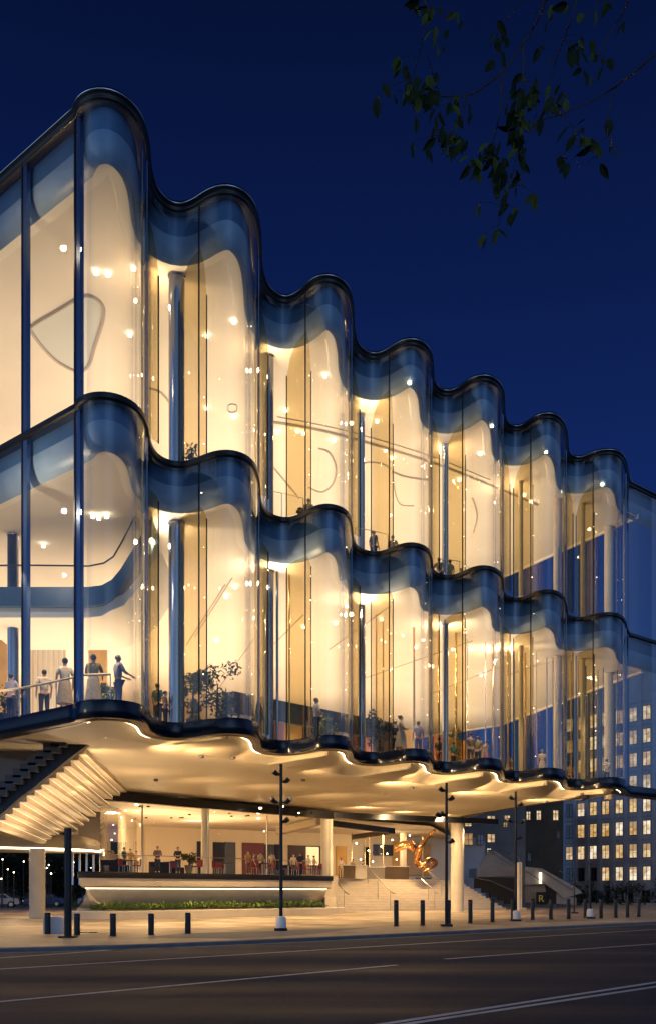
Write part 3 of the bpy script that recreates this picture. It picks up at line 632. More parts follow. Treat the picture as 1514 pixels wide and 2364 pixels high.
def plinth(prof, m, name, closed=True, smooth=True):
    on = nrm([Vector(p) for p in outl]); rows = []
    for o_, z_ in prof: rows.append([(p[0]-n.x*o_*-1, p[1]-n.y*o_*-1, z_) for p, n in zip(outl, on)])
    return part(name, MB().grid(rows), m, hall, smooth=smooth)
sg = 1
plinth([(.3, ZF), (-.06, ZF), (-.08, ZF-.03), (-.08, ZF-.34), (-.02, ZF-.36), (.2, ZF-.36)], 'black', 'plinth_band')
plinth([(.03, ZF-.36), (.02, ZF-.45), (.10, ZF-.82), (.28, ZF-.93), (.45, ZF-.93)], 'plinth', 'plinth_lip')
plinth([(.45, ZF-.93), (.52, ZF-.97)], 'led', 'plinth_light')
plinth([(.52, ZF-.97), (.62, ZF-1.3), (.85, ZF-1.65), (1.25, ZF-1.95), (1.7, ZF-2.1), (1.7, .02)], 'plinth', 'plinth_base')
# lobby glass and beams
gl = MB().grid([[(*lob(s, -.25), z_) for s in (2.5, 5, 10, 15, LEN-.05)] for z_ in (ZF, ZS-.75)]); part('lobby_glass', gl, 'clear', hall)
gl = MB().grid([[(*lob(s, t), z_) for s, t in (T_(lob(2.5, -.25)), T_((-13.2, 58.7)), T_((-13.5, 60.3)), T_((-13.6, 64)), T_((-13.6, 72)))] for z_ in (ZF, ZS-.6)]); part('lobby_glass', gl, 'glass', hall, smooth='all')
for s in (5.2, 10.4, 15.6, LEN-.05): part('lobby_mullion', MB().box((*lob(s, -.25), (ZF+ZS-.75)/2), (.04, .1, ZS-.75-ZF), math.atan2(UY, UX)), 'steel', hall)
part('lobby_beam', MB().beam((*lob(1.8, -.2), ZS-.4), (*lob(LEN+.1, -.2), ZS-.4), .5, .52), 'black', hall)
part('lobby_beam', MB().beam((*lob(1.8, -.4), ZS-.5), (-13.9, 62, ZS-.5), .35, .5), 'black', hall)
a = lob(LEN+.1, -.3)
part('lobby_beam', MB().beam((a[0], a[1]+.6, ZS-.32), (13.3, 79.6, ZS-.36), .3, .42), 'black', hall)
part('lobby_beam', MB().beam((a[0], a[1]+3, ZS-.75), (5.3, 82, ZS-.95), .3, .45), 'black', hall)
part('lobby_beam', MB().beam((1.9, 82, ZS-1.45), (5.3, 82.2, ZS-.95), .25, .4), 'brown', hall)
part('lobby_beam', MB().beam((-3.9, 81, ZS-1.05), (-.6, 73.5, ZS-.75), .6, .5), 'soffit', hall)
# lobby ceiling and walls
part('lobby_ceiling', MB().poly([lob(1.0, -.5), lob(LEN, -.5), (2.2, 77), (8.5, 84), (13, 104), (-4, 92), (-15.4, 84), (-13.7, 62)], ZS-.42), 'ceil', hall)
lw = MB().grid([[(x, y, z_) for x, y in ((-13.7, 66), (-15.2, 84), (-4.1, 91.8), (13.2, 104.2))] for z_ in (ZF, ZS-.4)]); part('lobby_wall', lw, 'wall', hall)
def bw(x0, x1, y0, y1, m, name, d=.15, lab=None):     # a panel on the lobby back wall, given in picture columns and rows
    def at(x):
        k = (x-CX)/F; A = Vector((-15.2, 84)); B = Vector((.818, .575)); t = (k*A.y-A.x)/(B.x-k*B.y); return A+B*t-Vector((-.575, .818))*d
    a = at(x0); b = at(x1); za = EYE+(HZ-y0)*a.y/F; zb = max(ZF, EYE+(HZ-y1)*a.y/F)
    return part(name, MB().prism([(a.x, a.y, zb), (b.x, b.y, zb), (b.x, b.y, za), (a.x, a.y, za)], (-.06, .1, 0)), m, hall)
M['redglow'] = mat('red_bar_wall', (.11, .018, .012), .4, emit=(.7, .10, .03), es=.03)
M['shopglow'] = mat('lit_bar_wall', (.8, .6, .35), .5, emit=(1, .72, .35), es=1.1)
bw(454, 462, 1943, 2020, 'dark', 'doorway'); bw(491, 515, 1945, 2020, 'dark', 'doorway'); bw(517, 542, 1945, 2020, 'darkgrey', 'doorway')
bw(558, 608, 1946, 2020, 'redglow', 'bar_recess'); bw(609, 630, 1950, 2020, 'darkgrey', 'bar_recess'); bw(632, 650, 1950, 2020, 'dark', 'bar_recess')
bw(664, 738, 1952, 2020, 'brown', 'bar_recess'); bw(704, 732, 1956, 1998, 'shopglow', 'bar_shelf', .3); bw(775, 798, 1954, 2020, 'amber', 'bar_recess'); bw(840, 850, 1956, 2020, 'dark', 'doorway')
bw(860, 905, 1950, 1975, 'darkgrey', 'doorway'); bw(905, 990, 1945, 2020, 'amber', 'bar_recess'); 
for i in range(26):
    x = R.uniform(310, 730); y = R.uniform(1856, 1900); p = hp(x, y, 5.50); part('lobby_downlight', MB().lathe([(.10, -.05), (.10, .03)], (p.x, p.y, p.z), 8), 'dark' if i % 5 else 'bulb', hall)
for x, y in ((362, 1847), (368, 1850), (330, 1868), (300, 1860), (290, 1872), (318, 1874), (305, 1895), (262, 1905), (280, 1888), (265, 1925), (258, 1940), (340, 1858), (455, 1862), (690, 1878), (610, 1920)):
    D = 62+R.uniform(-2, 8); p = dp(x, y, D); part('pendant_glint', MB().ball(p, .04, 6), 'bulb', hall)
# lobby columns
def column(x, D, w_, z0, z1, cap=False):
    r = w_*D/F/2; X = (x-CX)*D/F
    part('lobby_column', MB().lathe([(r*1.0, z0), (r, z1)], (X, D, 0), 32), 'conc', hall, smooth=True)
column(474, 66, 18, ZF, ZS-.42); column(754, 72.8, 28, ZF, ZS-.1); column(1055, 80, 30, .0, ZS); column(86, 60, 36, 0, EYE+2.62); column(930, 92, 15, ZF, ZS-.5)
column(1196, 86, 10, 0, EYE+2.5)
# curved canopy below the stair with its line of light
cv = [dp(x, 1965, D).xy for x, D in ((-220, 58), (0, 59), (80, 60), (150, 61), (200, 62.5), (228, 64.5), (243, 67.5))]
cvr = resample(cv, .5); cn = nrm(cvr)
def cstrip(prof, m, name): return part(name, MB().grid([[(p.x-n.x*o_, p.y-n.y*o_, z_) for p, n in zip(cvr, cn)] for o_, z_ in prof]), m, hall, smooth='all')
zc = EYE+2.6
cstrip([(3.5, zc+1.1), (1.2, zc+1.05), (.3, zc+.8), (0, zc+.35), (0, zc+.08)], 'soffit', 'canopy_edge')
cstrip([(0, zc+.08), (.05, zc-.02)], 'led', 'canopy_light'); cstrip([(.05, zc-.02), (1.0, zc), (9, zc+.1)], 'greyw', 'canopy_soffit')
# lit wall seen behind the outer stair
part('terrace_wall', MB().prism([tuple(dp(-60, 1700, 42.6)), tuple(dp(165, 1682, 42.6)), tuple(dp(150, 1722, 42.6)), tuple(dp(-60, 1890, 42.6))], (0, .2, 0)), 'greyw', hall)
part('terrace_glass', MB().face([dp(-60, 1700, 42.2), dp(160, 1683, 42.2), dp(140, 1710, 42.2), dp(-60, 1868, 42.2)]), 'clear', hall)
part('terrace_rail', MB().tube([dp(-60, 1708, 42.1), dp(150, 1690, 42.1)], .03, 5), 'dark', hall)

# ------------------------------------------------------------------ outer stair with its lit ribs
st = thing('outer_staircase', 'dark stepped outdoor staircase above a fan of cream lit ribs, left of the lobby', 'staircase', tuple(gp(60, 2123)))
LE = [(218, 1686), (208, 1701), (191, 1716), (173, 1729), (156, 1742), (138, 1756), (122, 1770), (104, 1784), (88, 1797), (70, 1812), (54, 1824), (36, 1837), (20, 1852), (4, 1866), (-13, 1880), (-30, 1894), (-47, 1908)]
RE = [(300, 1798), (298, 1803), (287, 1814), (275, 1825), (263, 1836), (249, 1846), (234, 1857), (219, 1869), (204, 1880), (188, 1893), (176, 1904), (162, 1915), (150, 1925), (138, 1936), (128, 1945), (118, 1953), (100, 1962)]
for i in range(1, len(LE)-1):
    (x0, y0), (x1, y1) = LE[i], RE[i]; D0 = 41.5+.12*i; D1 = D0*(HZ-y0)/(HZ-y1)
    a = dp(x0, y0, D0); b = dp(x1, y1, D1); nx = dp(LE[i+1][0], LE[i+1][1], D0); 
    hgt = (a.z-nx.z)*1.0
    dr = (b-a).normalized(); sd = Vector((dr.y, -dr.x, 0)); sd = -sd if sd.x < 0 else sd
    wd = .46
    v = [a, a+sd*wd, a+sd*wd-Vector((0, 0, hgt)), a-Vector((0, 0, hgt))]; q = [p+(b-a) for p in v]
    q[2] = q[1]-Vector((0, 0, hgt*.6)); q[3] = q[0]-Vector((0, 0, hgt*.6))
    mb = MB(); n = len(mb.v); mb.v += v+q
    for fc in ((0, 1, 2, 3), (7, 6, 5, 4), (0, 4, 5, 1), (1, 5, 6, 2), (2, 6, 7, 3), (3, 7, 4, 0)): mb.f.append(fc)
    rb = part('stair_rib', mb, 'slat', st)
    e0 = a+sd*(wd+.012)-Vector((0, 0, .02)); e1 = b+sd*(wd+.012)-Vector((0, 0, .02))
    part('rib_edge_glow', MB().tube([e0+Vector((0, 0, .015)), e1+Vector((0, 0, .01))], .008, 4), 'ribglow', rb)  # thin emissive line gives the rib its bright upper edge
sf = MB().grid([[dp(LE[i][0]-2, LE[i][1]-5, (41.5+.12*i)) + Vector((0, .1, .35)) for i in range(1, len(LE))], [dp(RE[i][0], RE[i][1]-4, (41.5+.12*i)*(HZ-LE[i][1])/(HZ-RE[i][1])) + Vector((0, 0, .3)) for i in range(1, len(LE))]])
part('stair_underside', sf, 'slat', st)
part('stair_light', MB().tube([dp(228, 1683, 41.2), dp(262, 1728, 46), dp(284, 1772, 51), dp(300, 1800, 57)], .035, 5), 'led', st)
# dark stepped string: zigzag above and below
zz = []; D = 40.6
for i in range(16):
    x = 228-17.2*i; y = 1668+14.6*i-8
    zz += [(x-64+17.2, y+8), (x-64, y+8)]
top_ = [(232, 1660), (160, 1676)]
x, y = 160, 1676
for i in range(12):
    top_.append((x, y+14.2)); x -= 17.4; y += 14.2; top_.append((x, y))
low = []
for (lx, ly) in reversed(LE[1:15]): low.append((lx+6, ly+8))
low += [(214, 1700), (226, 1690), (228, 1664)]
top_ = [p for p in top_ if p[0] > -48]
part('stair_string', MB().prism([tuple(dp(x, y, D)) for x, y in top_+[(-60, 1850), (-60, 1900)]+low], (0, .35, 0)), 'darkstep', st)
for i in range(11):
    x = 146-17.4*i; y = 1690+14.2*i
    part('tread', MB().box(tuple(dp(x+10, y+12, D-.25)), (.62, .5, .34)), 'darkgrey', st)

# ------------------------------------------------------------------ entrance steps and rails
es = thing('entrance_steps', 'wide pale stone steps rising to the lobby at its right end', 'steps', (.9, 77, 0))
nst = 13; rise = ZF/nst
B0, B1, T0, T1 = Vector((.8, 79.0)), Vector((15.3, 87.0)), Vector((.6, 85.0)), Vector((11.9, 92.5))
for i in range(nst):
    k = i/(nst-1); a0 = B0.lerp(T0, k); a1 = B1.lerp(T1, k); q0 = T0+Vector((-.1, 1.2)); q1 = T1+Vector((.2, 1.2))
    part('step', MB().prism([(a0.x, a0.y, rise*i+.002), (a1.x, a1.y, rise*i+.002), (q1.x, q1.y, rise*i+.002), (q0.x, q0.y, rise*i+.002)], (0, 0, rise-.002)), 'stepm', es)
    part('nosing', MB().beam((a0.x, a0.y-.005, rise*(i+1)-.02), (a1.x, a1.y-.005, rise*(i+1)-.02), .03, .03), 'steel', es)
part('side_wall', MB().prism([(.75, 79.0, 0), (.4, 86, 0), (-.9, 86, 0), (-.2, 73.6, 0), (.55, 74.2, 0)], (0, 0, 1.2)), 'plinth', es)
part('side_wall', MB().prism([(.78, 79.6, 1.2), (.45, 88, 1.2), (-1.2, 88, 1.2), (-.6, 75.5, 1.2), (.25, 75.5, 1.2)], (0, 0, ZF-1.25)), 'plinth', es)
def handrail(px, label):
    t = thing('handrail', label, 'handrail', tuple(gp(px[0][0], px[0][1])), group='handrails on the entrance steps')
    P = [dp(x, y, D) for x, y, D in px]
    part('rail', MB().tube(P, .035, 6), 'steel', t)
    for x, y, D, yb in [(p[0], p[1], p[2], p[3]) for p in [q for q in HR_POST if q[4] is px]]:
        part('post', MB().tube([dp(x, y, D), dp(x, yb, D)], .03, 6), 'steel', t)
r1 = [(774, 2034, 80), (796, 2060, 77.5), (805, 2066, 77)]; r2 = [(846, 2002, 86), (903, 2060, 80), (912, 2064, 79)]
r3 = [(973, 2030, 86), (1004, 2060, 82.5), (1010, 2064, 82)]; r4 = [(980, 2005, 90), (1042, 2062, 83), (1066, 2068, 83)]
HR_POST = [(794, 2060, 77.5, 2100, r1), (776, 2036, 80, 2060, r1), (901, 2060, 80, 2104, r2), (872, 2030, 83, 2075, r2), (850, 2006, 86, 2040, r2), (1003, 2060, 82.5, 2100, r3), (988, 2045, 84, 2080, r3), (1040, 2062, 83, 2098, r4), (1052, 2066, 83, 2096, r4), (1018, 2040, 85, 2070, r4)]
handrail(r1, 'short steel handrail beside the curved plinth at the left of the steps'); handrail(r2, 'long steel handrail running down the left half of the steps')
handrail(r3, 'thin steel handrail in the middle right of the steps'); handrail(r4, 'steel handrail near the thick column on the right of the steps')
# planter
pl = []
for x, y in ((212, 2110), (222, 2114), (300, 2115), (420, 2113), (600, 2111), (790, 2108)): pl.append(gp(x, y, 0).xy)
plr = resample([L0+Ud*s+Nd*t for s, t in ((.9, -1.3), (1.1, .1), (2.0, .75), (4, .9), (10, .9), (21, .9), (22.3, .8))], .6, 2, 1.2); pn = nrm(plr)
pt = thing('planter', 'long low curved cream planter wall in front of the lobby plinth', 'planter', (plr[0].x, plr[0].y, 0))
part('planter_wall', MB().grid([[(p.x-n.x*o_, p.y-n.y*o_, z_) for p, n in zip(plr, pn)] for o_, z_ in ((0, 0), (-.02, .42), (.03, .46), (.30, .46), (.33, .30))]), 'plinth', pt, smooth=True)
part('soil', MB().grid([[(p.x-n.x*o_, p.y-n.y*o_, .40) for p, n in zip(plr, pn)] for o_ in (.33, 2.4)]), 'soil', pt)
def leafcards(mb, c, r, n, s, sq=(1, 1, 1), seed=None):
    rr = R
    for _ in range(n):
        a = Vector((rr.gauss(0, 1), rr.gauss(0, 1), rr.gauss(0, 1))).normalized()*(rr.random()**.4)*r
        p = Vector(c)+Vector((a.x*sq[0], a.y*sq[1], a.z*sq[2]))
        u_ = Vector((rr.uniform(-1, 1), rr.uniform(-1, 1), rr.uniform(-1, 1))).normalized(); v_ = u_.cross(Vector((rr.uniform(-1, 1), rr.uniform(-1, 1), rr.uniform(-1, 1)))).normalized()
        l = s*rr.uniform(.6, 1.3)
        mb.face([p-u_*l*.5, p+v_*l*.24, p+u_*l*.5, p-v_*l*.24])
    return mb
gc = MB()
for i, (p, n) in enumerate(zip(plr, pn)):
    if i < 3 or i > len(plr)-4: continue
    for k in range(12):
        q = Vector((p.x-n.x*R.uniform(.4, 1.2)+R.uniform(-.3, .3), p.y-n.y*R.uniform(.4, 1.2), .50))
        hh = R.uniform(.25, .62)*(1.25 if R.random() < .3 else .85)
        for j in range(6):
            d = Vector((R.uniform(-1, 1), R.uniform(-1, 1), R.uniform(.5, 1.6))).normalized()*hh; s_ = d.cross(Vector((0, 0, 1))).normalized()*.045
            m_ = q+d*.6; e_ = q+d*1.15-Vector((0, 0, hh*.25)); gc.face([q, m_-s_, e_, m_+s_])
M['bed'] = mat('bed_leaf', (.10, .19, .03), .5, noise=(4, (.20, .28, .06), 3))
solo('ground_cover', gc, 'bed', 'low strappy green plants filling the lit planter bed under the plinth', 'plants', kind='stuff')
gc2 = MB(); 
for _ in range(230):
    p = gp(R.uniform(168, 226), R.uniform(2090, 2098), 0)+Vector((0, 0, .2)); hh = R.uniform(.2, .5)
    d = Vector((R.uniform(-1, 1), R.uniform(-1, 1), R.uniform(.5, 1.6))).normalized()*hh; s_ = d.cross(Vector((0, 0, 1))).normalized()*.05
    gc2.face([p-Vector((0, 0, .2)), p+d*.6-s_, p+d*1.2, p+d*.6+s_])
solo('grass', gc2, 'bed', 'low green grass verge at the left end of the plinth', 'grass', kind='stuff')

# ------------------------------------------------------------------ street furniture
# bollards
def bollard_proto():
    t = thing('bollard', 'x', 'bollard', group='black bollards along the kerb')
    part('shaft', MB().lathe([(.105, .0), (.105, 1.0), (.10, 1.03), (.09, 1.045)], n=20), 'black', t, smooth=True)
    part('cap_ring', MB().lathe([(.109, .90), (.109, .93)], n=20), 'darkgrey', t, smooth=True)
    part('base_plate', MB().lathe([(.15, .006), (.15, .02), (.11, .022)], n=20), 'darkgrey', t)
    return t
bp = bollard_proto()
BOL = [(110, 2158, 50, 'bollard directly behind the pale cabinet, half hidden by it'), (178, 2160, 50, 'bollard just right of the thick black post'), (261, 2162, 52, 'lone bollard in front of the left end of the planter, first of three'), (349, 2160, 50, 'middle bollard of the three in front of the planter'), (434, 2157, 49, 'bollard nearest the first slim lamp post on its left'),
       (914, 2140, 61, 'bollard standing left of the steps rail, tallest looking of the right row'), (975, 2138, 59, 'bollard in front of the steps, second of the right row'), (1035, 2136, 57, 'bollard touching the slim lamp post in front of the steps'), (1085, 2133, 55, 'bollard just right of the lamp post near the thick column'), (1136, 2130, 53, 'bollard between two lamp posts, right end of the steps'),
       (1183, 2128, 51, 'bollard touching the lamp post with white base at the right end of the steps'), (1229, 2125, 49, 'bollard just right of the lamp post with white base'), (1271, 2124, 47, 'bollard in front of the grey outside stair'), (1312, 2123, 46, 'bollard in front of the foot of the office building stair'), (1351, 2121, 45, 'bollard left of the farthest lamp post'),
       (1387, 2121, 44, 'bollard right of the farthest lamp post'), (1421, 2120, 43, 'fourth bollard from the right end of the row'), (1448, 2119, 42, 'second last bollard before the right edge'), (1474, 2118, 41, 'last bollard at the right end of the row')]
for i, (x, y, h, lab) in enumerate(BOL):
    p = gp(x, y, 0); s = 1.0*(h*p.y/F)/1.045
    o = bp if i == 0 else dup(bp)
    o.location = p; o['label'] = 'black '+lab; o.scale = (1, 1, s)
# lamp posts
def lamp_post(x, yb, yt, heads, label, white=True, thin=1.0):
    p = gp(x, yb, 0); H_ = (yb-yt)*p.y/F; k = p.y/F
    t = thing('lamp_post', label, 'lamp post', tuple(p), group='slim lamp posts on the pavement')
    part('pole', MB().tube([p, p+Vector((0, 0, H_))], [.075*thin, .06*thin], 12), 'black', t, smooth=True)
    if white:
        part('base_cover', MB().lathe([(.21, .12), (.20, .50), (.16, .56), (.10, .58)], tuple(p), 16), 'white', t, smooth=True)
    part('base_plate', MB().box((p.x, p.y, .05), (.5, .5, .10)), 'black', t)
    for dx, y, s in heads:
        c = p+Vector((dx*k, -.05, (yb-y)*k)); sg_ = 1 if dx > 0 else -1
        h_ = part('spotlight', MB().tube([c+Vector((-.10*sg_, 0, -.02)), c+Vector((.02*sg_, 0, .0)), c+Vector((.14*sg_, -.04, .10))], [.05, .09, .11], 10), 'black', t, smooth=True)
        part('bracket', MB().tube([(p.x, p.y, c.z), c], .02, 5), 'black', h_)
        if s: part('lens', MB().ball(c+Vector((.14*sg_, -.05, .10)), .085, 8), M['steel'], h_)
lamp_post(649, 2150, 1765, [(-9, 1788, 0), (10, 1805, 0), (-13, 1853, 1), (12, 1853, 1), (9, 1897, 0)], 'slim black lamp post with white base in front of the lobby')
lamp_post(1030, 2140, 1808, [(-9, 1826, 0), (9, 1846, 0), (-16, 1885, 0), (-6, 1883, 0), (9, 1945, 0)], 'slim black lamp post without white base in front of the steps', False)
lamp_post(1190, 2128, 1828, [(-8, 1845, 0), (9, 1860, 0), (-12, 1898, 1), (11, 1900, 1), (6, 1936, 0)], 'slim black lamp post with white base at the right end of the steps')
lamp_post(1362, 2122, 1995, [], 'short far lamp post with pale base in front of the office building')
lamp_post(1325, 2110, 2030, [], 'thin far black post behind the bollards at the foot of the outside stair', False, .8)
bpst = thing('black_post', 'thick black steel post rising to the staircase ribs, beside the pale cabinet', 'post', tuple(gp(157, 2166)))
p = gp(157, 2166); part('shaft', MB().lathe([(.125, .05), (.125, 3.65)], (p.x, p.y, 0), 16), 'black', bpst, smooth=True)
part('base_plate', MB().box((p.x, p.y, .03), (.55, .45, .05)), 'black', bpst)
cb = thing('utility_cabinet', 'pale grey rounded utility cabinet on the pavement beside the thick black post', 'cabinet', tuple(gp(127, 2158)))
p = gp(125, 2157)
mb = MB(); rr_ = .07; pts = []
for cx_, cz_, a0 in ((.28, .56, 0), (-.28, .56, 90), (-.28, .07, 180), (.28, .07, 270)):
    for k in range(5): a = math.radians(a0+k*22.5); pts.append((p.x+cx_+rr_*math.cos(a), p.y-.2, cz_+rr_*math.sin(a)))
part('housing', mb.prism(pts, (0, .4, 0)), 'white', cb); part('foot', MB().box((p.x, p.y, .02), (.55, .36, .05)), 'dark', cb)
part('door', MB().box((p.x, p.y-.206, .32), (.48, .012, .46)), M['white'], cb)
p = gp(215, 2155); solo('drain_cover', MB().box((p.x, p.y, .02), (.3, .2, .035)).tube([(p.x-.5, p.y, .015), (p.x-.14, p.y, .03)], .015, 5), 'darkgrey', 'small dark hose fitting lying on the pavement right of the thick black post', 'fitting')

# ------------------------------------------------------------------ people
def skin_mesh(name, V, E, rad, m, sub=1):
    me = bpy.data.meshes.new(name); me.from_pydata(V, E, []); o = bpy.data.objects.new(name, me); COL.objects.link(o)
    s = o.modifiers.new('s', 'SKIN'); s.use_smooth_shade = True
    for i, sv in enumerate(me.skin_vertices[0].data):
        sv.radius = rad[i] if isinstance(rad[i], tuple) else (rad[i], rad[i]); sv.use_root = (i == 0)
    if sub: q = o.modifiers.new('q', 'SUBSURF'); q.levels = sub; q.render_levels = sub
    dg = bpy.context.evaluated_depsgraph_get(); out_ = bpy.data.meshes.new_from_object(o.evaluated_get(dg))
    bpy.data.objects.remove(o); bpy.data.meshes.remove(me); out_.name = name
    out_.materials.clear(); out_.materials.append(M[m]); return out_
ARMS = {'down': ((.25, .02, 1.15), (.25, -.07, .92)), 'fold': ((.26, -.03, 1.15), (.07, -.20, 1.14)), 'rail': ((.25, -.10, 1.17), (.20, -.33, 1.10)), 'hips': ((.32, .04, 1.16), (.17, -.02, 1.02))}
def person_proto(pose, lower):
    el, wr_ = ARMS[pose]; V = []; E = []; Rr = []
    def a(p, r, par=None):
        V.append(p); Rr.append(r)
        if par is not None: E.append((par, len(V)-1))
        return len(V)-1
    pel = a((0, 0, .95), (.15, .11)); wa = a((0, 0, 1.10), (.12, .09), pel); ch = a((0, .01, 1.32), (.155, .105), wa)
    nb = a((0, .01, 1.46), .062, ch); nk = a((0, 0, 1.52), .052, nb); hd = a((0, -.015, 1.60), (.072, .085), nk); ht = a((0, -.01, 1.68), (.065, .08), hd)
    a((0, -.115, 1.595), .012, hd)
    for s in (-1, 1):
        a((s*.085, 0, 1.60), .012, hd)
        sh = a((s*.175, .01, 1.42), .055, ch); e_ = a((s*el[0], el[1], el[2]), .04, sh); w_ = a((s*wr_[0], wr_[1], wr_[2]), .027, e_)
        d = (Vector(wr_)-Vector(el)).normalized(); d = Vector((s*d.x, d.y, d.z)); W = Vector((s*wr_[0], wr_[1], wr_[2])); pm = W+d*.07; sdv = Vector((0, 1, 0)) if abs(d.z) > .6 else Vector((0, .3, 1)).normalized()
        pi_ = a(tuple(pm), (.034, .02), w_)
        for k, ln in enumerate((.075, .085, .08, .06)):
            b0 = pm+sdv*(.03-.02*k)+d*.03; f1 = a(tuple(b0+d*ln*.5), .0095, pi_); a(tuple(b0+d*ln+Vector((-s*.015, 0, 0))), .008, f1)
        th = a(tuple(W+d*.045+sdv*-.045), .011, w_); a(tuple(W+d*.085+sdv*-.06), .009, th)
        hp_ = a((s*.09, 0, .88), .09, pel); kn = a((s*.10, -.01, .49), .056, hp_); an = a((s*.105, .02, .09), .038, kn); a((s*.12, -.13, .035), .034, an); 
    body = skin_mesh('person', V, E, Rr, 'skin')
    # shirt
    V2 = [(0, 0, .96), (0, 0, 1.10), (0, .01, 1.32), (0, .01, 1.455)]; E2 = [(0, 1), (1, 2), (2, 3)]; r2 = [(.175, .135), (.15, .12), (.18, .13), .075]
    for s in (-1, 1):
        n = len(V2); m_ = Vector((s*.175, .01, 1.42)).lerp(Vector((s*el[0], el[1], el[2])), .9 if pose != 'rail' else 1.0)
        V2 += [(s*.18, .01, 1.415), tuple(m_)]; E2 += [(2, n), (n, n+1)]; r2 += [.072, .056]
        if pose in ('rail', 'fold'): V2.append((s*(el[0]*.5+wr_[0]*.5), (el[1]+wr_[1])/2, (el[2]+wr_[2])/2)); E2.append((n+1, n+2)); r2.append(.045)
    shirt = skin_mesh('shirt', V2, E2, r2, 'c_cream')
    if lower == 'skirt':
        lo = MB().lathe([(.16, 1.03), (.19, .92), (.23, .6), (.27, .33)], n=16).mesh('skirt', 'c_beige', smooth=True)
    else:
        V3 = [(0, 0, .98)]; E3 = []; r3 = [(.16, .125)]
        for s in (-1, 1):
            n = len(V3); V3 += [(s*.095, 0, .86), (s*.105, -.01, .49), (s*.108, .015, .10)]; E3 += [(0, n), (n, n+1), (n+1, n+2)]; r3 += [(.105, .115), .082, .066]
        lo = skin_mesh('trousers', V3, E3, r3, 'black')
    hair = MB().ball((0, .012, 1.645), .098, 12, (.9, 1.05, .95)).mesh('hair', 'hair', smooth='all')
    if pose == 'hips' or lower == 'skirt': hair = MB().ball((0, .02, 1.645), .10, 12, (.95, 1.05, 1)).ball((0, .10, 1.68), .05, 8).mesh('hair', 'hair', smooth='all')
    return body, shirt, lo, hair
PROT = {}
def person(loc, rz, pose, lower, cs, cl, label, hairm='hair', skinm='skin', h=1.72, group=None):
    if loc[1] < 39: h *= 1.17
    if (pose, lower) not in PROT: PROT[(pose, lower)] = person_proto(pose, lower)
    b, s, l, hr = PROT[(pose, lower)]
    o = bpy.data.objects.new('person', b); COL.objects.link(o); o.location = loc; o.rotation_euler.z = rz; o.scale = (h/1.76,)*3
    tag(o, label, 'person', group); recolor(o, skinm)
    for n, me, c in (('shirt', s, cs), ('skirt' if lower == 'skirt' else 'trousers', l, cl), ('hair', hr, hairm)):
        c_ = bpy.data.objects.new(n, me); COL.objects.link(c_); c_.parent = o; recolor(c_, c)
    return o
def at_floor(x, D, zf=None): X = (x-CX)*D/F; return (X, D, (hb((X, D))-.06) if zf is None else zf)
away = math.pi
PP = [  # x, D, facing, pose, lower, shirt, legs, label, hair, height
 (26, 38.6, away-.3, 'rail', 'trousers', 'lilac', 'navy', 'person in lilac top at the far left of the balcony rail', 'hair', 1.62),
 (102, 38.2, away+.5, 'down', 'trousers', 'cream', 'black', 'person in short pale vest and black trousers, second from left behind the wing glass', 'hair', 1.66),
 (150, 37.0, away+.4, 'down', 'skirt', 'cream', 'tan', 'person in cream blouse and long tan skirt beside the thick blue mullion', 'hair', 1.80),
 (216, 36.3, away, 'rail', 'skirt', 'olive', 'beige', 'person in olive top and pale trousers holding the timber rail right of the corner', 'hair', 1.76),
 (273, 36.4, 2.2, 'rail', 'trousers', 'lilac', 'blue', 'grey-haired person in lilac shirt and blue trousers in the first glass bulge', 'hairg', 1.76),
 (364, 41.0, 2.6, 'down', 'trousers', 'teal', 'navy', 'person in dark teal clothes behind the first hollow beside the polished column', 'hairb', 1.85),
 (382, 41.5, 1.5, 'fold', 'trousers', 'brown', 'black', 'person in brown jacket close behind the teal one beside the polished column', 'hair', 1.62),
 (730, 46.4, 1.9, 'fold', 'trousers', 'offw', 'black', 'person in white shirt with folded hands alone in the third glass bulge', 'hair', 2.05),
 (925, 51.6, 1.7, 'fold', 'skirt', 'cream', 'beige', 'person in pale shirt and long pale skirt in the fourth glass bulge', 'hair', 2.05),
 (912, 52.4, 3.0, 'down', 'trousers', 'navy', 'navy', 'person in navy standing close left of the pale-skirted one', 'hairg', 1.95),
 (965, 52.5, 3.4, 'down', 'trousers', 'lilac', 'blue', 'person in lilac shirt at the right side of the fourth bulge', 'hairb', 1.9),
 (1013, 58, 2.4, 'down', 'trousers', 'black', 'rust', 'person in black top and rust trousers left in the fourth hollow', 'hair', 1.9),
 (1046, 58.6, 3.6, 'fold', 'trousers', 'teal', 'navy', 'person in dark teal in the fourth hollow before the amber panel', 'hair', 1.75),
 (1086, 56.5, 3.3, 'down', 'trousers', 'grey', 'navy', 'person in grey top just right of the fifth seam', 'hair', 1.95),
 (1103, 56.9, 2.7, 'fold', 'trousers', 'olive', 'black', 'person in olive jacket in the middle of the fifth bulge', 'hairb', 1.8),
 (1122, 57.2, 3.9, 'rail', 'skirt', 'amberc', 'rust', 'person in amber dress at the right of the fifth bulge', 'hair', 1.6),
 (1251, 61.6, 3.0, 'down', 'skirt', 'beige', 'beige', 'person in a long pale robe in the sixth bulge', 'hairg', 1.7),
 (1178, 65, 3.4, 'down', 'trousers', 'brown', 'black', 'dim person in brown in the fifth hollow', 'hair', 1.8),
 (1400, 66.6, 3.1, 'fold', 'trousers', 'beige', 'black', 'person in beige top and dark trousers in the seventh bulge', 'hair', 1.8),
 (1316, 68, 2.9, 'down', 'trousers', 'tan', 'brown', 'person in tan clothes in the sixth hollow', 'hair', 1.7)]
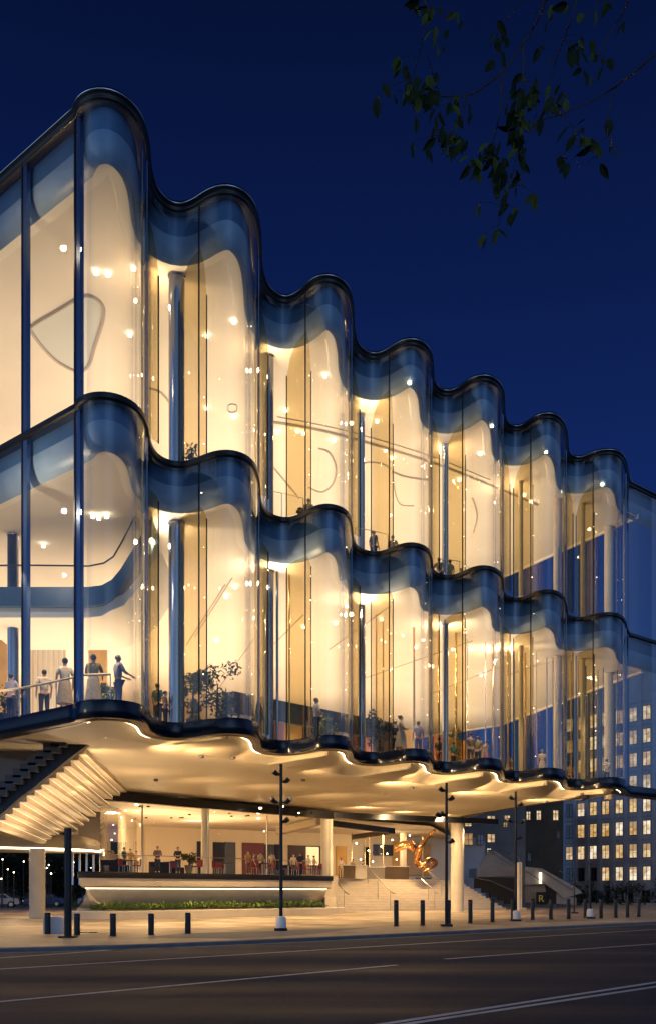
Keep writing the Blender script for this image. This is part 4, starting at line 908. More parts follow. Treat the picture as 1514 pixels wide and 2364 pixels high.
for x, D, rz, po, lw_, cs, cl, lab, hr, h in PP: person(at_floor(x, D), rz, po, lw_, cs, cl, lab, hr, 'skin', h)
zu = EYE+17.15
for x, D, rz, po, cs, cl, lab in ((862, 52.9, 2.4, 'down', 'grey', 'black', 'person in grey standing alone on the upper floor in the third hollow'), (906, 53.6, 2.9, 'rail', 'brown', 'black', 'person in brown leaning on the upper rail at the third seam'),
    (1013, 57.2, 2.7, 'hips', 'grey', 'navy', 'left of two people side by side on the upper floor in the fourth hollow'), (1038, 57.5, 3.6, 'down', 'offw', 'black', 'right of two people side by side on the upper floor in the fourth hollow'), (712, 48.6, 3.2, 'rail', 'olive', 'black', 'person in olive low behind the upper rail at the second seam'), (1063, 59, 3.3, 'down', 'tan', 'black', 'person in tan behind the upper rail at the fourth seam')):
    person(((x-CX)*D/F, D, zu-.02), rz, po, 'trousers', cs, cl, lab, 'hair', 'skin', 1.85)
for x, D, rz, po, cs, cl, lab in ((364, 61.5, .2, 'fold', 'brown', 'black', 'person in patterned brown top standing alone at the lobby rail, facing out'), (411, 62.5, .1, 'fold', 'black', 'navy', 'person in black jacket at the lobby rail left of the thin column'),
    (287, 63, 1.2, 'down', 'teal', 'black', 'person in dark teal at the left end of the lobby'), (301, 65, .4, 'down', 'amberc', 'tan', 'person in amber shirt at the left end of the lobby'), (315, 68, .2, 'fold', 'cream', 'grey', 'person in cream at the left end of the lobby'),
    (573, 68, .6, 'down', 'amberc', 'brown', 'person in amber shirt before the red bar'), (602, 69, 2.8, 'fold', 'tan', 'black', 'person in tan shirt before the red bar'), (628, 70, 2.9, 'down', 'cream', 'black', 'person in cream top just left of the slim lamp post'),
    (693, 71, 3.1, 'fold', 'black', 'black', 'person in black between the lamp post and the thick lobby column'), (678, 74, .3, 'down', 'cream', 'brown', 'person in cream before the lit bar shelf'), (712, 76, .8, 'down', 'offw', 'tan', 'person in white before the lit bar shelf'), (725, 77, 2.0, 'fold', 'beige', 'brown', 'person in beige next to the thick lobby column'),
    (587, 72, 1.6, 'down', 'grey', 'black', 'person in grey deep in the lobby before the red bar'), (787, 82, .2, 'fold', 'offw', 'tan', 'person in white behind the rail right of the lobby column'), (815, 85, .4, 'down', 'tan', 'brown', 'person in tan above the left side of the steps'), (838, 88, 2.0, 'down', 'rust', 'black', 'person in rust red above the steps')):
    person(((x-CX)*D/F, D, ZF+.002), rz, po, 'trousers', cs, cl, lab, 'hair', 'skin', 1.66)

# timber rail in the corner storey and upper rails
def rail_thing(px, r, m, label, posts=(), zf=None, g=None):
    P = [dp(x, y, D) for x, y, D in px]
    t = thing('guard_rail', label, 'railing', (P[0].x, P[0].y, P[0].z-1.1), group=g)
    part('rail', MB().tube(P, r, 6), m, t)
    for i in posts:
        q = P[i]; z_ = (hb(q)-.06) if zf is None else zf
        part('post', MB().tube([q, (q.x, q.y, z_)], .02, 5), 'steel', t)
rail_thing([(-40, 1600, 37.8), (45, 1590, 37.3), (130, 1573, 36.4), (175, 1563, 35.9)], .045, 'slat', 'slanting timber handrail behind the wing glass', (0, 1, 2, 3))
rail_thing([(190, 1559, 35.7), (255, 1557, 35.6)], .05, 'slat', 'short timber handrail in the first glass bulge', (0, 1))
rail_thing([(820, 1218, 52.2), (862, 1226, 52.2), (895, 1234, 52)], .02, 'steel', 'thin rail on the upper floor in the third hollow', (0, 1, 2), zu)
rail_thing([(1010, 1290, 56.4), (1060, 1296, 56.6), (1085, 1312, 56.4)], .02, 'steel', 'thin rail on the upper floor in the fourth hollow', (0, 1, 2), zu)
rail_thing([(600, 1130, 48), (650, 1138, 48.5), (700, 1150, 48)], .02, 'steel', 'thin rail on the upper floor in the second hollow', (0, 1, 2), zu)
rl = [lob(s, -.9) for s in (1.8, 6, 11, 16, LEN-.6)]
t = thing('guard_rail', 'long horizontal steel rail along the lobby window', 'railing', (*rl[0], ZF))
part('rail', MB().tube([(*q, ZF+1.05) for q in rl], .025, 6), 'steel', t)
for q in rl: part('post', MB().tube([(*q, ZF), (*q, ZF+1.05)], .02, 5), 'steel', t)

# ------------------------------------------------------------------ plants indoors
def potted(x, D, h, r, label, m='leafd', zf=None, n=420, kinds=1):
    p = at_floor(x, D, zf); t = thing('potted_plant', label, 'plant', p)
    part('pot', MB().lathe([(.18, .0), (.26, .45), (.28, .5), (.24, .5)], p, 14), 'darkgrey', t, smooth=True)
    part('stem', MB().tube([(p[0], p[1], p[2]+.4), (p[0]+.05, p[1], p[2]+h*.7)], [.05, .03], 6), 'bark', t)
    mb = MB()
    for k in range(9):
        a = R.uniform(0, 6.28); rr = R.uniform(.2, .9)*r; leafcards(mb, (p[0]+rr*math.cos(a), p[1]+rr*math.sin(a)*.6, p[2]+.4+(h-.5)*R.uniform(.15, .92)), r*.62, n//6, .17)
    part('foliage', mb, m, t)
potted(500, 42.6, 2.9, .75, 'large dark bushy potted tree in the second glass bulge', n=700)
potted(524, 43.4, 2.0, .5, 'smaller bushy potted plant just right of the large one in the second bulge', n=300)
potted(444, 42.2, 2.7, .4, 'amber-lit slender plant left of the second seam', 'leafy')
potted(876, 52.6, 2.7, .55, 'tall leafy plant in the third hollow', n=500)
potted(10, 39.6, 1.5, .7, 'dark shrub at the far left corner of the storey', n=300)
potted(236, 39.6, 1.6, .4, 'olive shrub behind the first glass bulge', 'leafy')
potted(757, 48.5, 1.5, .6, 'broad leafy plant behind the third glass bulge', 'leafy')
potted(1047, 60.5, 2.9, .5, 'amber lit plant in the fourth hollow', 'leafy')
potted(436, 62.5, 1.3, .4, 'small round dark plant on the lobby floor left of the thin column', zf=ZF+.002, n=260)
potted(452, 44, 2.0, .3, 'thin plant behind the second seam', 'leafy')
potted(700, 47.8-.2, 1.0, .25, 'little leafy plant at the second seam on the upper floor', zf=zu)
potted(440, 41.8, 1.8, .35, 'spiky plant on the upper floor behind the first hollow', zf=zu, n=120)

# ------------------------------------------------------------------ lobby furniture
def chair(loc, rz, label, first=[None]):
    if first[0] is None:
        t = thing('chair', label, 'chair', loc, rz, 'red lobby chairs')
        def pp(n, mb, m): me = mb.mesh(n, m); o = bpy.data.objects.new(n, me); COL.objects.link(o); o.parent = t
        pp('seat', MB().box((0, 0, .45), (.46, .46, .07)), 'red'); pp('backrest', MB().box((0, .22, .68), (.46, .05, .40)), 'red')
        for sx_ in (-.2, .2):
            for sy_ in (-.2, .2): pp('leg', MB().tube([(sx_, sy_, 0), (sx_*.9, sy_*.9, .42)], .018, 6), 'steel')
        first[0] = t; return t
    return dup(first[0], loc, rz, label=label)
def table(loc, label, first=[None]):
    if first[0] is None:
        t = thing('table', label, 'table', loc, 0, 'round lobby tables')
        def pp(n, mb, m): me = mb.mesh(n, m, smooth=True); o = bpy.data.objects.new(n, me); COL.objects.link(o); o.parent = t
        pp('tabletop', MB().lathe([(.45, .71), (.46, .73), (.45, .75)]), 'dark'); pp('stem', MB().lathe([(.035, .02), (.035, .71)], n=10), 'steel'); pp('foot', MB().lathe([(.25, 0), (.25, .02)]), 'steel')
        first[0] = t; return t
    return dup(first[0], loc, label=label)
for x, D, l in ((300, 61, 'dark round table at the left end of the lobby'), (392, 64, 'dark round table between the two people at the lobby rail'), (520, 67, 'dark round table just right of the thin column'), (606, 67.5, 'dark round table before the red bar'), (666, 71, 'dark round table just right of the lamp post'), (720, 73, 'dark round table beside the thick lobby column')):
    table(((x-CX)*D/F, D, ZF+.002), l)
for i, (x, D, rz, l) in enumerate(((285, 61.4, 1.2, 'left red chair at the leftmost lobby table'), (316, 61.8, -1.3, 'right red chair at the leftmost lobby table'), (447, 64.5, 1.5, 'red chair just left of the thin column'), (456, 63.5, -.6, 'red chair touching the thin column on its left'), (500, 66, 1.4, 'red chair just right of the thin column'), (508, 68, .4, 'red chair behind the table right of the thin column'), (590, 66.8, 1.2, 'left red chair before the red bar'), (622, 67.4, -1.2, 'right red chair before the red bar'), (655, 70, 1.3, 'red chair right beside the slim lamp post'), (682, 70.3, -1.2, 'red chair in front of the person in black'), (708, 72.3, 1.2, 'red chair left of the table by the thick column'), (733, 72.6, -1.1, 'red chair closest to the thick lobby column'), (402, 65.6, .2, 'red chair behind the table between the two rail people'))):
    chair(((x-CX)*D/F, D, ZF+.002), rz, l)
def counter(x, D, wd, label):
    p = ((x-CX)*D/F, D, ZF); t = thing('sofa', label, 'sofa', p)
    part('seat', MB().box((p[0], p[1], p[2]+.25), (wd, .9, .42), .8), 'dark', t); part('backrest', MB().box((p[0]-.25, p[1]+.28, p[2]+.60), (wd, .2, .42), .8), 'dark', t)
counter(268, 62, 1.6, 'dark sofa at the left end of the lobby'); counter(385, 66, 2.2, 'dark sofa between the two people at the lobby rail'); counter(665, 74, 2, 'dark sofa deep in the lobby behind the lamp post')
# entrance counters
for x, D, wd, ht, m, l in ((800, 84, 1.2, 1.05, 'brown', 'brown reception desk just right of the thick lobby column'), (825, 86, 1.4, 1.1, 'conc', 'pale reception desk above the left side of the steps'), (860, 88, 2.0, 1.0, 'greyw', 'grey reception desk above the middle of the steps'), (910, 90, 2.6, 1.1, 'brown', 'long dark desk below the copper sculpture')):
    p = ((x-CX)*D/F, D, ZF); t = thing('reception_desk', l, 'desk', p)
    part('body', MB().box((p[0], p[1], ZF+ht/2), (wd, .7, ht), .5), m, t); part('worktop', MB().box((p[0], p[1], ZF+ht+.025), (wd+.12, .82, .05), .5), 'white', t)
# glass screens, and glowing balls added as golden glints around the entrance
for x, y, D in ((868, 1925, 92), (892, 1918, 91), (905, 1940, 93), (880, 1955, 92), (928, 1958, 93), (822, 1948, 88), (850, 1965, 90), (915, 1985, 93), (893, 1972, 92), (860, 1990, 90), (945, 1930, 94), (832, 1985, 88)):
    p = dp(x, y, D); part('pendant_glint', MB().ball(p, .07, 7), 'bulb', hall)
for x0, x1, D in ((812, 842, 90), (852, 884, 91), (930, 975, 95)):
    a = dp(x0, 2028, D); b = dp(x1, 2028, D+1.2); part('entrance_glass', MB().face([(a.x, a.y, ZF), (b.x, b.y, ZF), (b.x, b.y, ZS-.6), (a.x, a.y, ZS-.6)]), 'glass', hall)
    for q in (a, b): part('entrance_frame', MB().box((q.x, q.y, (ZF+ZS-.6)/2), (.08, .08, ZS-.6-ZF)), 'brass', hall)
# copper sculpture
sp = thing('sculpture', 'polished copper ribbon sculpture glowing beside the thick column above the steps', 'sculpture', (8.3, 88, ZF))
Ps = [(1002, 1918, 88), (985, 1935, 88.2), (968, 1958, 88), (960, 1990, 87.8), (972, 2002, 88), (990, 1985, 88.4), (1008, 1992, 88), (996, 2005, 87.8), (975, 2014, 88)]
PP3 = resample([Vector((x, y)) for x, y, d in Ps], 3, 3, 1.5)
part('ribbon', MB().tube([dp(v.x, v.y, 88+.4*math.sin(i*.3)) for i, v in enumerate(PP3)], [.10+.16*math.sin(math.pi*min(1, (i+1)/len(PP3)))**.7 for i in range(len(PP3))], 12), 'copper', sp, smooth='all')
part('ribbon', MB().tube([dp(x, y, 88.6) for x, y in ((958, 1962), (945, 1950), (930, 1952), (915, 1960), (912, 1968))], [.3, .42, .38, .28, .12], 12), 'copper', sp, smooth='all')
part('base', MB().lathe([(.7, 0), (.7, .12)], (8.3, 88, ZF), 20), 'dark', sp)

# ------------------------------------------------------------------ buildings behind, right
rb_ = random.Random(3); M['blind'] = mat('window_blind', (.6, .5, .35), .8, emit=(.8, .48, .2), es=.5)
def off_windows(root, A, d, xs, zs, w_, h_, rule):
    nrm_ = Vector((d.y, -d.x)); nrm_ = nrm_ if nrm_.y < 0 else -nrm_; ang = math.atan2(d.y, d.x)
    for j, z_ in enumerate(zs):
        for i, s in enumerate(xs):
            c = A+d*s+nrm_*.05; mt = rule(i, j)
            f = part('window', MB().box((c.x, c.y, z_), (w_+.16, .12, h_+.16), ang), 'frame', root)
            c2 = c+nrm_*.07; part('pane', MB().box((c2.x, c2.y, z_), (w_, .02, h_), ang), mt, f)
            if rb_.random() < .4 and mt != M['unlit']:
                hb_ = h_*rb_.choice((.2, .35, .5)); c4 = c+nrm_*.085; part('blind', MB().box((c4.x, c4.y, z_+h_/2-hb_/2), (w_, .015, hb_), ang), 'blind', f)
            c3 = c+nrm_*.10; part('muntin', MB().box((c3.x, c3.y, z_), (.09, .04, h_), ang).box((c3.x-d.x*w_*.24, c3.y-d.y*w_*.24, z_+h_*.1), (w_*.45, .03, .05), ang).box((c3.x+d.x*w_*.26, c3.y+d.y*w_*.26, z_-.3), (w_*.45, .03, .05), ang), 'frame', f)
A = Vector((40.2, 172.5)); B = Vector((60, 146)); d = (B-A).normalized(); LN = (B-A).length
ob = thing('office_building', 'grey-blue stone office block with rows of lit windows, behind the bollards at the right', 'building', (A.x, A.y, 0))
nn = Vector((d.y, -d.x)); back = -nn*14 if nn.y < 0 else nn*14
zs = [EYE+3.05+3.62*k for k in range(8)]; Htop = EYE+35.2
part('wall', MB().prism([(A.x, A.y, 0), (B.x, B.y, 0), (B.x, B.y, Htop), (A.x, A.y, Htop)], (back.x, back.y, 0)), 'office', ob)
def xwin(px):
    k = (px-CX)/F; t = (k*A.y-A.x)/(d.x-k*d.y); return t
wx = [xwin(x) for x in (1314.7, 1342, 1370.2, 1398.9, 1430.3, 1462.3, 1493.8)]; wx += [wx[-1]+3.05*k for k in (1, 2)]
def rule(i, j):
    if (i == 0 and j in (0, 2, 3, 5)) or (i in (1, 2) and j == 0): return M['unlit']
    if i == 1 and j == 0: return LIT[3]
    return LIT[R.choice((0, 0, 1, 2, 2, 1))]
off_windows(ob, A, d, wx, zs, 1.28, 2.1, rule)
pil = 0
for i in range(len(wx)+1):
    s = (wx[0]-2.0) if i == 0 else (wx[i-1]+wx[min(i, len(wx)-1)])/2 if i < len(wx) else wx[-1]+1.6
    c = A+d*s-Vector((back.x, back.y)).normalized()*.14; part('pilaster', MB().box((c.x, c.y, Htop/2), (.75, .28, Htop-.4), math.atan2(d.y, d.x)), 'office', ob)
c = A+d*(LN/2)-back.normalized()*.3; part('cornice', MB().box((c.x, c.y, Htop+.2), (LN+.6, .9, .5), math.atan2(d.y, d.x)), 'office', ob)
for k in range(1, 9):
    c = A+d*(LN/2)-back.normalized()*.10; part('string_course', MB().box((c.x, c.y, EYE+3.05+3.62*k-1.75), (LN, .22, .12), math.atan2(d.y, d.x)), 'office', ob)
for i in range(6):
    c = A+d*(wx[1]+i*3.1)-back.normalized()*.1; part('shopfront', MB().box((c.x, c.y, .95), (2.2, .1, 1.9), math.atan2(d.y, d.x)), 'unlit', ob)
bb = thing('brown_building', 'dark brown windowless block between the grey block and the office building', 'building', (36, 150, 0))
a = dp(1210, 2080, 150); b = dp(1300, 2080, 156)
part('wall', MB().prism([(a.x, a.y, 0), (b.x, b.y, 0), (b.x, b.y, EYE+14.4), (a.x, a.y, EYE+14.4)], (3, 14, 0)), 'brown', bb)
for x, y, w_, h_ in ((1219, 1884, 8, 18), (1243, 1883, 9, 20), (1282, 1883, 11, 22), (1221, 1980, 5, 16), (1288, 1928, 4, 14)):
    c = dp(x, y, 149.3); s_ = 150/F; f = part('window', MB().box(tuple(c), (w_*s_+.2, .1, h_*s_+.2), .066), 'frame', bb)
    part('pane', MB().box((c.x, c.y-.07, c.z), (w_*s_, .03, h_*s_), .066), LIT[0] if y < 1900 else 'unlit', f)
    part('muntin', MB().box((c.x, c.y-.1, c.z), (.1, .03, h_*s_), .066).box((c.x, c.y-.1, c.z+.2), (w_*s_, .03, .1), .066), 'frame', f)
gb = thing('grey_building', 'plain grey rendered block with lit broken windows behind the thick column', 'building', (20, 128, 0))
a = dp(1066, 2080, 128); b = dp(1212, 2080, 133)
part('wall', MB().prism([(a.x, a.y, 0), (b.x, b.y, 0), (b.x, b.y, EYE+12.2), (a.x, a.y, EYE+12.2)], (2, 10, 0)), 'greyw', gb)
part('side_wing', MB().box((dp(1085, 2000, 127).x, 127.2, 4.2), (3.6, 1.2, 8.4)), 'office', gb)
for x, y, w_, h_, m in ((1080, 1902, 14, 12, 1), (1105, 1896, 9, 12, 1), (1133, 1892, 17, 14, 0), (1080, 1938, 20, 26, 3), (1108, 1940, 12, 22, -1), (1133, 1936, 16, 18, 0), (1166, 1905, 8, 10, 3), (1128, 1966, 8, 12, 2), (1170, 1888, 12, 8, 1)):
    c = dp(x, y, 126.2); s_ = 126/F; f = part('window', MB().box(tuple(c), (w_*s_+.15, .1, h_*s_+.15), .1), 'frame', gb)
    part('pane', MB().box((c.x, c.y-.07, c.z), (w_*s_, .03, h_*s_), .1), LIT[m] if m >= 0 else 'unlit', f)
    part('muntin', MB().box((c.x, c.y-.1, c.z), (.08, .03, h_*s_), .1).box((c.x, c.y-.1, c.z-.1), (w_*s_, .03, .07), .1), 'frame', f)
# outside stair with solid parapet
os_ = thing('outside_staircase', 'grey concrete outside staircase with pale parapets in front of the brown block', 'staircase', tuple(gp(1240, 2108)))
def pxprism(pts, D, dep, m, name, root): return part(name, MB().prism([tuple(dp(x, y, D)) for x, y in pts], (0, dep, 0)), m, root)
pxprism([(1100, 2005), (1192, 2003), (1192, 2024), (1100, 2026)], 108, 6, 'concrete', 'deck', os_)
pxprism([(1108, 1996), (1128, 1962), (1142, 1964), (1192, 2000), (1192, 2004), (1108, 2004)], 108.5, .2, 'concrete', 'upper_parapet', os_)
part('upper_rail', MB().tube([dp(1124, 1964, 108), (dp(1160, 1962, 108)), dp(1196, 1981, 108), dp(1202, 2000, 108)], .06, 6), 'steel', os_)
part('upper_rail', MB().tube([dp(1128, 1964, 107.8), dp(1184, 2001, 107.8)], .05, 6), 'steel', os_)
pxprism([(1212, 2002), (1250, 2006), (1330, 2050), (1345, 2062), (1300, 2075), (1284, 2060), (1258, 2042), (1212, 2044)], 104, 3, 'concrete', 'lower_parapet', os_)
pxprism([(1212, 2044), (1258, 2042), (1262, 2085), (1212, 2085)], 104.5, 4, 'greyw', 'base_wall', os_)
pxprism([(1262, 2045), (1284, 2060), (1284, 2085), (1262, 2085)], 104.3, .3, 'dark', 'doorway', os_)
pxprism([(1284, 2060), (1330, 2075), (1330, 2090), (1284, 2088)], 104.3, 3, 'concrete', 'base_wall', os_)
for x0, y0, x1, y1 in ((1242, 2006, 1322, 2056), (1214, 2012, 1256, 2040), (1290, 2010, 1350, 2050)): part('stair_rail', MB().tube([dp(x0, y0, 103.6), dp(x1, y1, 103.6)], .05, 6), 'steel', os_)
part('stair_light', MB().box(tuple(dp(1247, 2028, 103.7)), (.25, .1, 1.1)), 'led2', os_)
# yellow letter on the dark wall
M['yellow'] = mat('yellow_letter', (.55, .50, .05), .5, emit=(.6, .55, .06), es=.03)
fc = bpy.data.curves.new('letter', 'FONT'); fc.body = 'R'; fc.size = 1.0; fc.extrude = .02; fo = bpy.data.objects.new('letter', fc); COL.objects.link(fo)
dg = bpy.context.evaluated_depsgraph_get(); lm = bpy.data.meshes.new_from_object(fo.evaluated_get(dg)); bpy.data.objects.remove(fo)
lm.materials.clear(); lm.materials.append(M['yellow'])
lt = thing('sign', 'yellow letter R sign on the dark wall under the outside staircase', 'sign', tuple(dp(1246, 2085, 103.9)))
part('backing', MB().box(tuple(dp(1250, 2075, 103.85)), (1.1, .06, 1.3)), 'dark', lt)
lo_ = bpy.data.objects.new('letter', lm); COL.objects.link(lo_); lo_.parent = lt; q = dp(1242, 2083, 103.78)-Vector(lt.location); lo_.location = q; lo_.rotation_euler.x = math.pi/2
# dark gate / low walls beside the steps
lw_ = thing('low_wall', 'dark stepped low wall at the right edge of the entrance steps', 'wall', tuple(dp(1130, 2085, 92)))
pxprism([(1095, 2026), (1190, 2028), (1190, 2090), (1165, 2088), (1165, 2080), (1148, 2080), (1148, 2072), (1130, 2072), (1130, 2062), (1112, 2062), (1112, 2052), (1095, 2052)], 96, .6, 'dark', 'wall_panel', lw_)
part('rail', MB().tube([dp(1096, 2028, 95.5), dp(1130, 2034, 95.5), dp(1184, 2058, 95.5)], .05, 6), 'steel', lw_)
sq = thing('side_column', 'square pale pier just right of the lamp post with white base', 'pier', tuple(gp(1198, 2101)))
p = gp(1198, 2101); part('shaft', MB().box((p.x, p.y, 2.1), (.42, .42, 4.2)), 'conc', sq); part('footing', MB().box((p.x, p.y, .08), (1.1, .8, .16)), 'plinth', sq)

# ------------------------------------------------------------------ vegetation outdoors
def tree(x, D, h, r, label, m='leafd', n=2400, leaf=.5, z0=0):
    X = (x-CX)*D/F; t = thing('tree', label, 'tree', (X, D, z0), group='dark street trees at the left')
    part('trunk', MB().tube([(X, D, z0), (X+.1, D, z0+h*.35), (X-.05, D, z0+h*.6)], [.16, .12, .07], 8), 'bark', t, smooth=True)
    for k in range(4):
        a = k*1.6; part('limb', MB().tube([(X, D, z0+h*.4), (X+math.cos(a)*r*.6, D+math.sin(a)*r*.6, z0+h*.72)], [.07, .03], 5), 'bark', t)
    mb = MB()
    for k in range(11):
        a = R.uniform(0, 6.28); q = R.uniform(.1, .75)*r; leafcards(mb, (X+q*math.cos(a), D+q*math.sin(a), z0+h*R.uniform(.32, .95)), r*.5, n//11, leaf)
    part('crown', mb, m, t)
TL = ['farthest left dark tree beside the round column', 'dark tree directly left of the round column', 'dark tree half behind the round column', 'dark tree between the round column and the black post', 'dark tree just left of the thick black post', 'dark tree just right of the thick black post', 'small dark tree near the left end of the plinth', 'dark tree behind the far left post row', 'tall dark tree behind the lit canopy']
for i, (x, D, h, r) in enumerate(((8, 118, 6, 2.6), (48, 128, 7, 3), (96, 122, 6.5, 2.8), (125, 112, 5.6, 2.2), (146, 126, 6.5, 2.6), (178, 110, 5.2, 2.0), (206, 118, 5.6, 2.2), (-30, 125, 7, 3), (70, 140, 8.5, 3.6))):
    tree(x, D, h, r, TL[i])
for i, (x, D, h, r, l) in enumerate(((1310, 118, 2.6, 1.2, 'low dark shrub at the foot of the outside staircase'), (1338, 124, 3.2, 1.2, 'dark shrub left of the far lamp post'), (1400, 128, 3.4, 1.3, 'dark shrub before the dark shopfronts'), (1445, 126, 3.8, 1.2, 'taller dark shrub before the office building'), (1490, 124, 3.0, 1.4, 'dark shrub nearest the right edge'))):
    X = (x-CX)*D/F; t = thing('shrub', l, 'shrub', (X, D, 0), group='dark shrubs before the office building'); mb = MB()
    for k in range(8): leafcards(mb, (X+R.uniform(-1.2, 1.2)*r, D+R.uniform(-.5, .5), .3+R.uniform(0, .75)*h), r*.55, 80, .3)
    part('foliage', mb, 'leafd', t); part('stem', MB().tube([(X, D, 0), (X, D, h*.6)], .06, 5), 'bark', t)
fw = thing('dark_backdrop', 'long dark backdrop added far behind the trees at the left', 'wall', (-50, 150, 0))  # added to close off the bright sky behind the trees
part('wall', MB().box((-60, 150, 4.4), (90, .6, 8.8)), 'brown', fw); part('coping', MB().box((-60, 150, 8.95), (90.4, 1, .3)), 'darkgrey', fw)
sw = thing('side_pavilion', 'cream end wall with upright glass strips behind the curved canopy', 'wall', (-17, 72, 0))
part('wall', MB().prism([tuple(dp(118, 1872, 72)), tuple(dp(246, 1872, 70)), tuple(dp(246, 1962, 70)), tuple(dp(118, 1962, 72))], (0, .3, 0)), 'soffit', sw)
for k in range(5): part('glass_strip', MB().box(tuple(dp(168+k*16, 2000, 69)), (.12, .1, 2.6)), 'chrome', sw)
part('stair_block', MB().prism([tuple(dp(118, 1920, 71)), tuple(dp(180, 1900, 71)), tuple(dp(236, 1962, 71)), tuple(dp(118, 1962, 71))], (0, .2, 0)), 'conc', sw)
# far street lamps, posts and car at left
GL = [(6, 1985, 100), (18, 2008, 105), (32, 2015, 95), (55, 1990, 108), (108, 2005, 100), (113, 1998, 100), (118, 2018, 95), (170, 1992, 104), (190, 2018, 98), (128, 2010, 112), (3, 2030, 100), (210, 2005, 110)]
LLB = ['far glowing street light at the left edge, high up', 'far glowing street light near the left edge', 'far street light left of the round column, low', 'far street light just left of the round column', 'far street light just right of the round column', 'far street light close right of the round column, higher', 'low far street light right of the round column', 'far street light right of the thick black post', 'low far street light right of the thick black post', 'far street light between column and black post', 'lowest far street light at the left edge', 'far street light near the left end of the lobby']
for (x, y, D), l in zip(GL, LLB):
    p = dp(x, y, D); t = thing('street_light', l, 'street light', (p.x, p.y, 0), group='far street lights at the left')
    part('pole', MB().tube([(p.x, p.y, 0), (p.x, p.y, p.z)], .05, 6), 'black', t); part('globe', MB().ball(p, .07, 8), 'bulb', t, smooth='all')
fp = [(24, 2078, 2032, 'short dark post at the far left'), (42, 2085, 2020, 'dark post left of the round column'), (57, 2080, 2015, 'dark post touching the round column on its left'), (112, 2082, 2030, 'dark post just right of the round column'), (134, 2078, 2028, 'dark post between round column and black post')]
for x, yb, yt, l in fp:
    p = gp(x, max(yb, 2078)); H_ = (yb-yt)*p.y/F
    t = thing('signpost', l, 'post', tuple(p), group='dark posts along the far left kerb'); part('shaft', MB().tube([p, p+Vector((0, 0, H_))], .14, 8), 'dark', t); part('cap', MB().ball(p+Vector((0, 0, H_)), .16, 8), 'dark', t)
def car(x, D, rz, label, m):
    X = (x-CX)*D/F; t = thing('parked_car', label, 'car', (X, D, 0), rz)
    def pp(n, mb, m_, par=t, sm=True): me = mb.mesh(n, m_, smooth=sm); o = bpy.data.objects.new(n, me); COL.objects.link(o); o.parent = par; return o
    prof = [(-2.1, .35), (-2.15, .65), (-1.9, .82), (-1.1, .90), (-.55, 1.35), (.75, 1.38), (1.35, .98), (2.05, .90), (2.15, .6), (2.1, .35)]
    pp('body', MB().prism([(a_, -.85, b_) for a_, b_ in prof], (0, 1.7, 0)), m)
    pp('side_window', MB().prism([(-.95, -.86, .93), (-.5, -.86, 1.28), (.7, -.86, 1.3), (1.15, -.86, .98)], (0, -.01, 0)), 'unlit')
    for wx_ in (-1.35, 1.35):
        for wy in (-.8, .8):
            wh = pp('wheel', MB().tube([(wx_, wy-.1, .33), (wx_, wy+.1, .33)], .33, 16), 'dark'); pp('rim', MB().tube([(wx_, wy-.115, .33), (wx_, wy+.115, .33)], .2, 12), 'steel', wh)
    for s in (-.6, .6): pp('headlight', MB().box((-2.14, s, .62), (.06, .3, .12)), 'led2')
M['silver'] = mat('silver_paint', (.35, .37, .42), .3, .5, coat=.6); M['whitecar'] = mat('white_car_paint', (.6, .6, .6), .3, coat=.6)
car(224, 100, 2.4, 'silver parked car behind the left end of the plinth', 'silver'); car(-5, 102, .2, 'pale parked car at the left edge of the picture', 'whitecar'); car(104, 108, .1, 'dark parked car right behind the round column', 'c_blue')

# overhanging branch close to the camera
BD = 7.5
tb = thing('tree', 'dark leafy tree branch hanging into the top right of the sky', 'tree', (9.5, 4.6, -.12))
part('trunk', MB().tube([(9.5, 4.6, -.12), (9.4, 4.7, 3), (9.0, 4.9, 6), (8.2, 5.2, 9), (7.2, 5.6, 12)], [.32, .27, .22, .15, .06], 10), 'bark', tb, smooth=True)
BR = [([(1600, -700), (1400, -260), (1262, -5), (1240, 50), (1200, 110), (1160, 165), (1110, 205), (1080, 222), (1015, 220)], 5), ([(1420, -260), (1335, -5), (1300, 90), (1275, 160), (1270, 205)], 3.4), ([(1500, -120), (1440, 25), (1400, 90), (1370, 140)], 3), ([(1700, -60), (1514, 122), (1460, 170), (1420, 200), (1370, 232), (1300, 260), (1255, 275)], 4),
      ([(1160, 165), (1155, 255), (1135, 330), (1120, 380)], 2.4), ([(1080, 222), (1060, 262), (1035, 310)], 2.2), ([(1420, -260), (1200, -200), (1010, -60), (985, 30), (972, 110), (950, 180)], 2.4), ([(1210, 90), (1208, 180), (1200, 260), (1195, 340), (1180, 420), (1150, 520)], 2.2), ([(1420, 200), (1405, 250), (1400, 320)], 2.0), ([(1015, 220), (1000, 180), (985, 130)], 1.8), ([(1300, 260), (1330, 300), (1350, 350)], 1.6), ([(1400, -60), (1380, 10), (1350, 40)], 1.8), ([(1262, -5), (1262, -60), (1150, 60), (1140, 130)], 1.6), ([(1420, -260), (1180, -190), (1070, -50), (1050, 20)], 2)]
for lp in ([(9.1, 4.9, 5.6), (6.5, 6.2, 7.8), dp(1700, -60, BD)], [(8.3, 5.2, 8.6), (5.2, 6.6, 10.2), dp(1600, -700, BD)], [(8.8, 5.0, 7.0), (5.4, 6.5, 8.7), dp(1500, -120, BD)], [(8.3, 5.2, 8.6), (5.0, 6.8, 9.4), dp(1420, -260, BD)]):
    part('limb', MB().tube(lp, [.09, .05, .02], 7), 'bark', tb, smooth=True)
BPTS = []
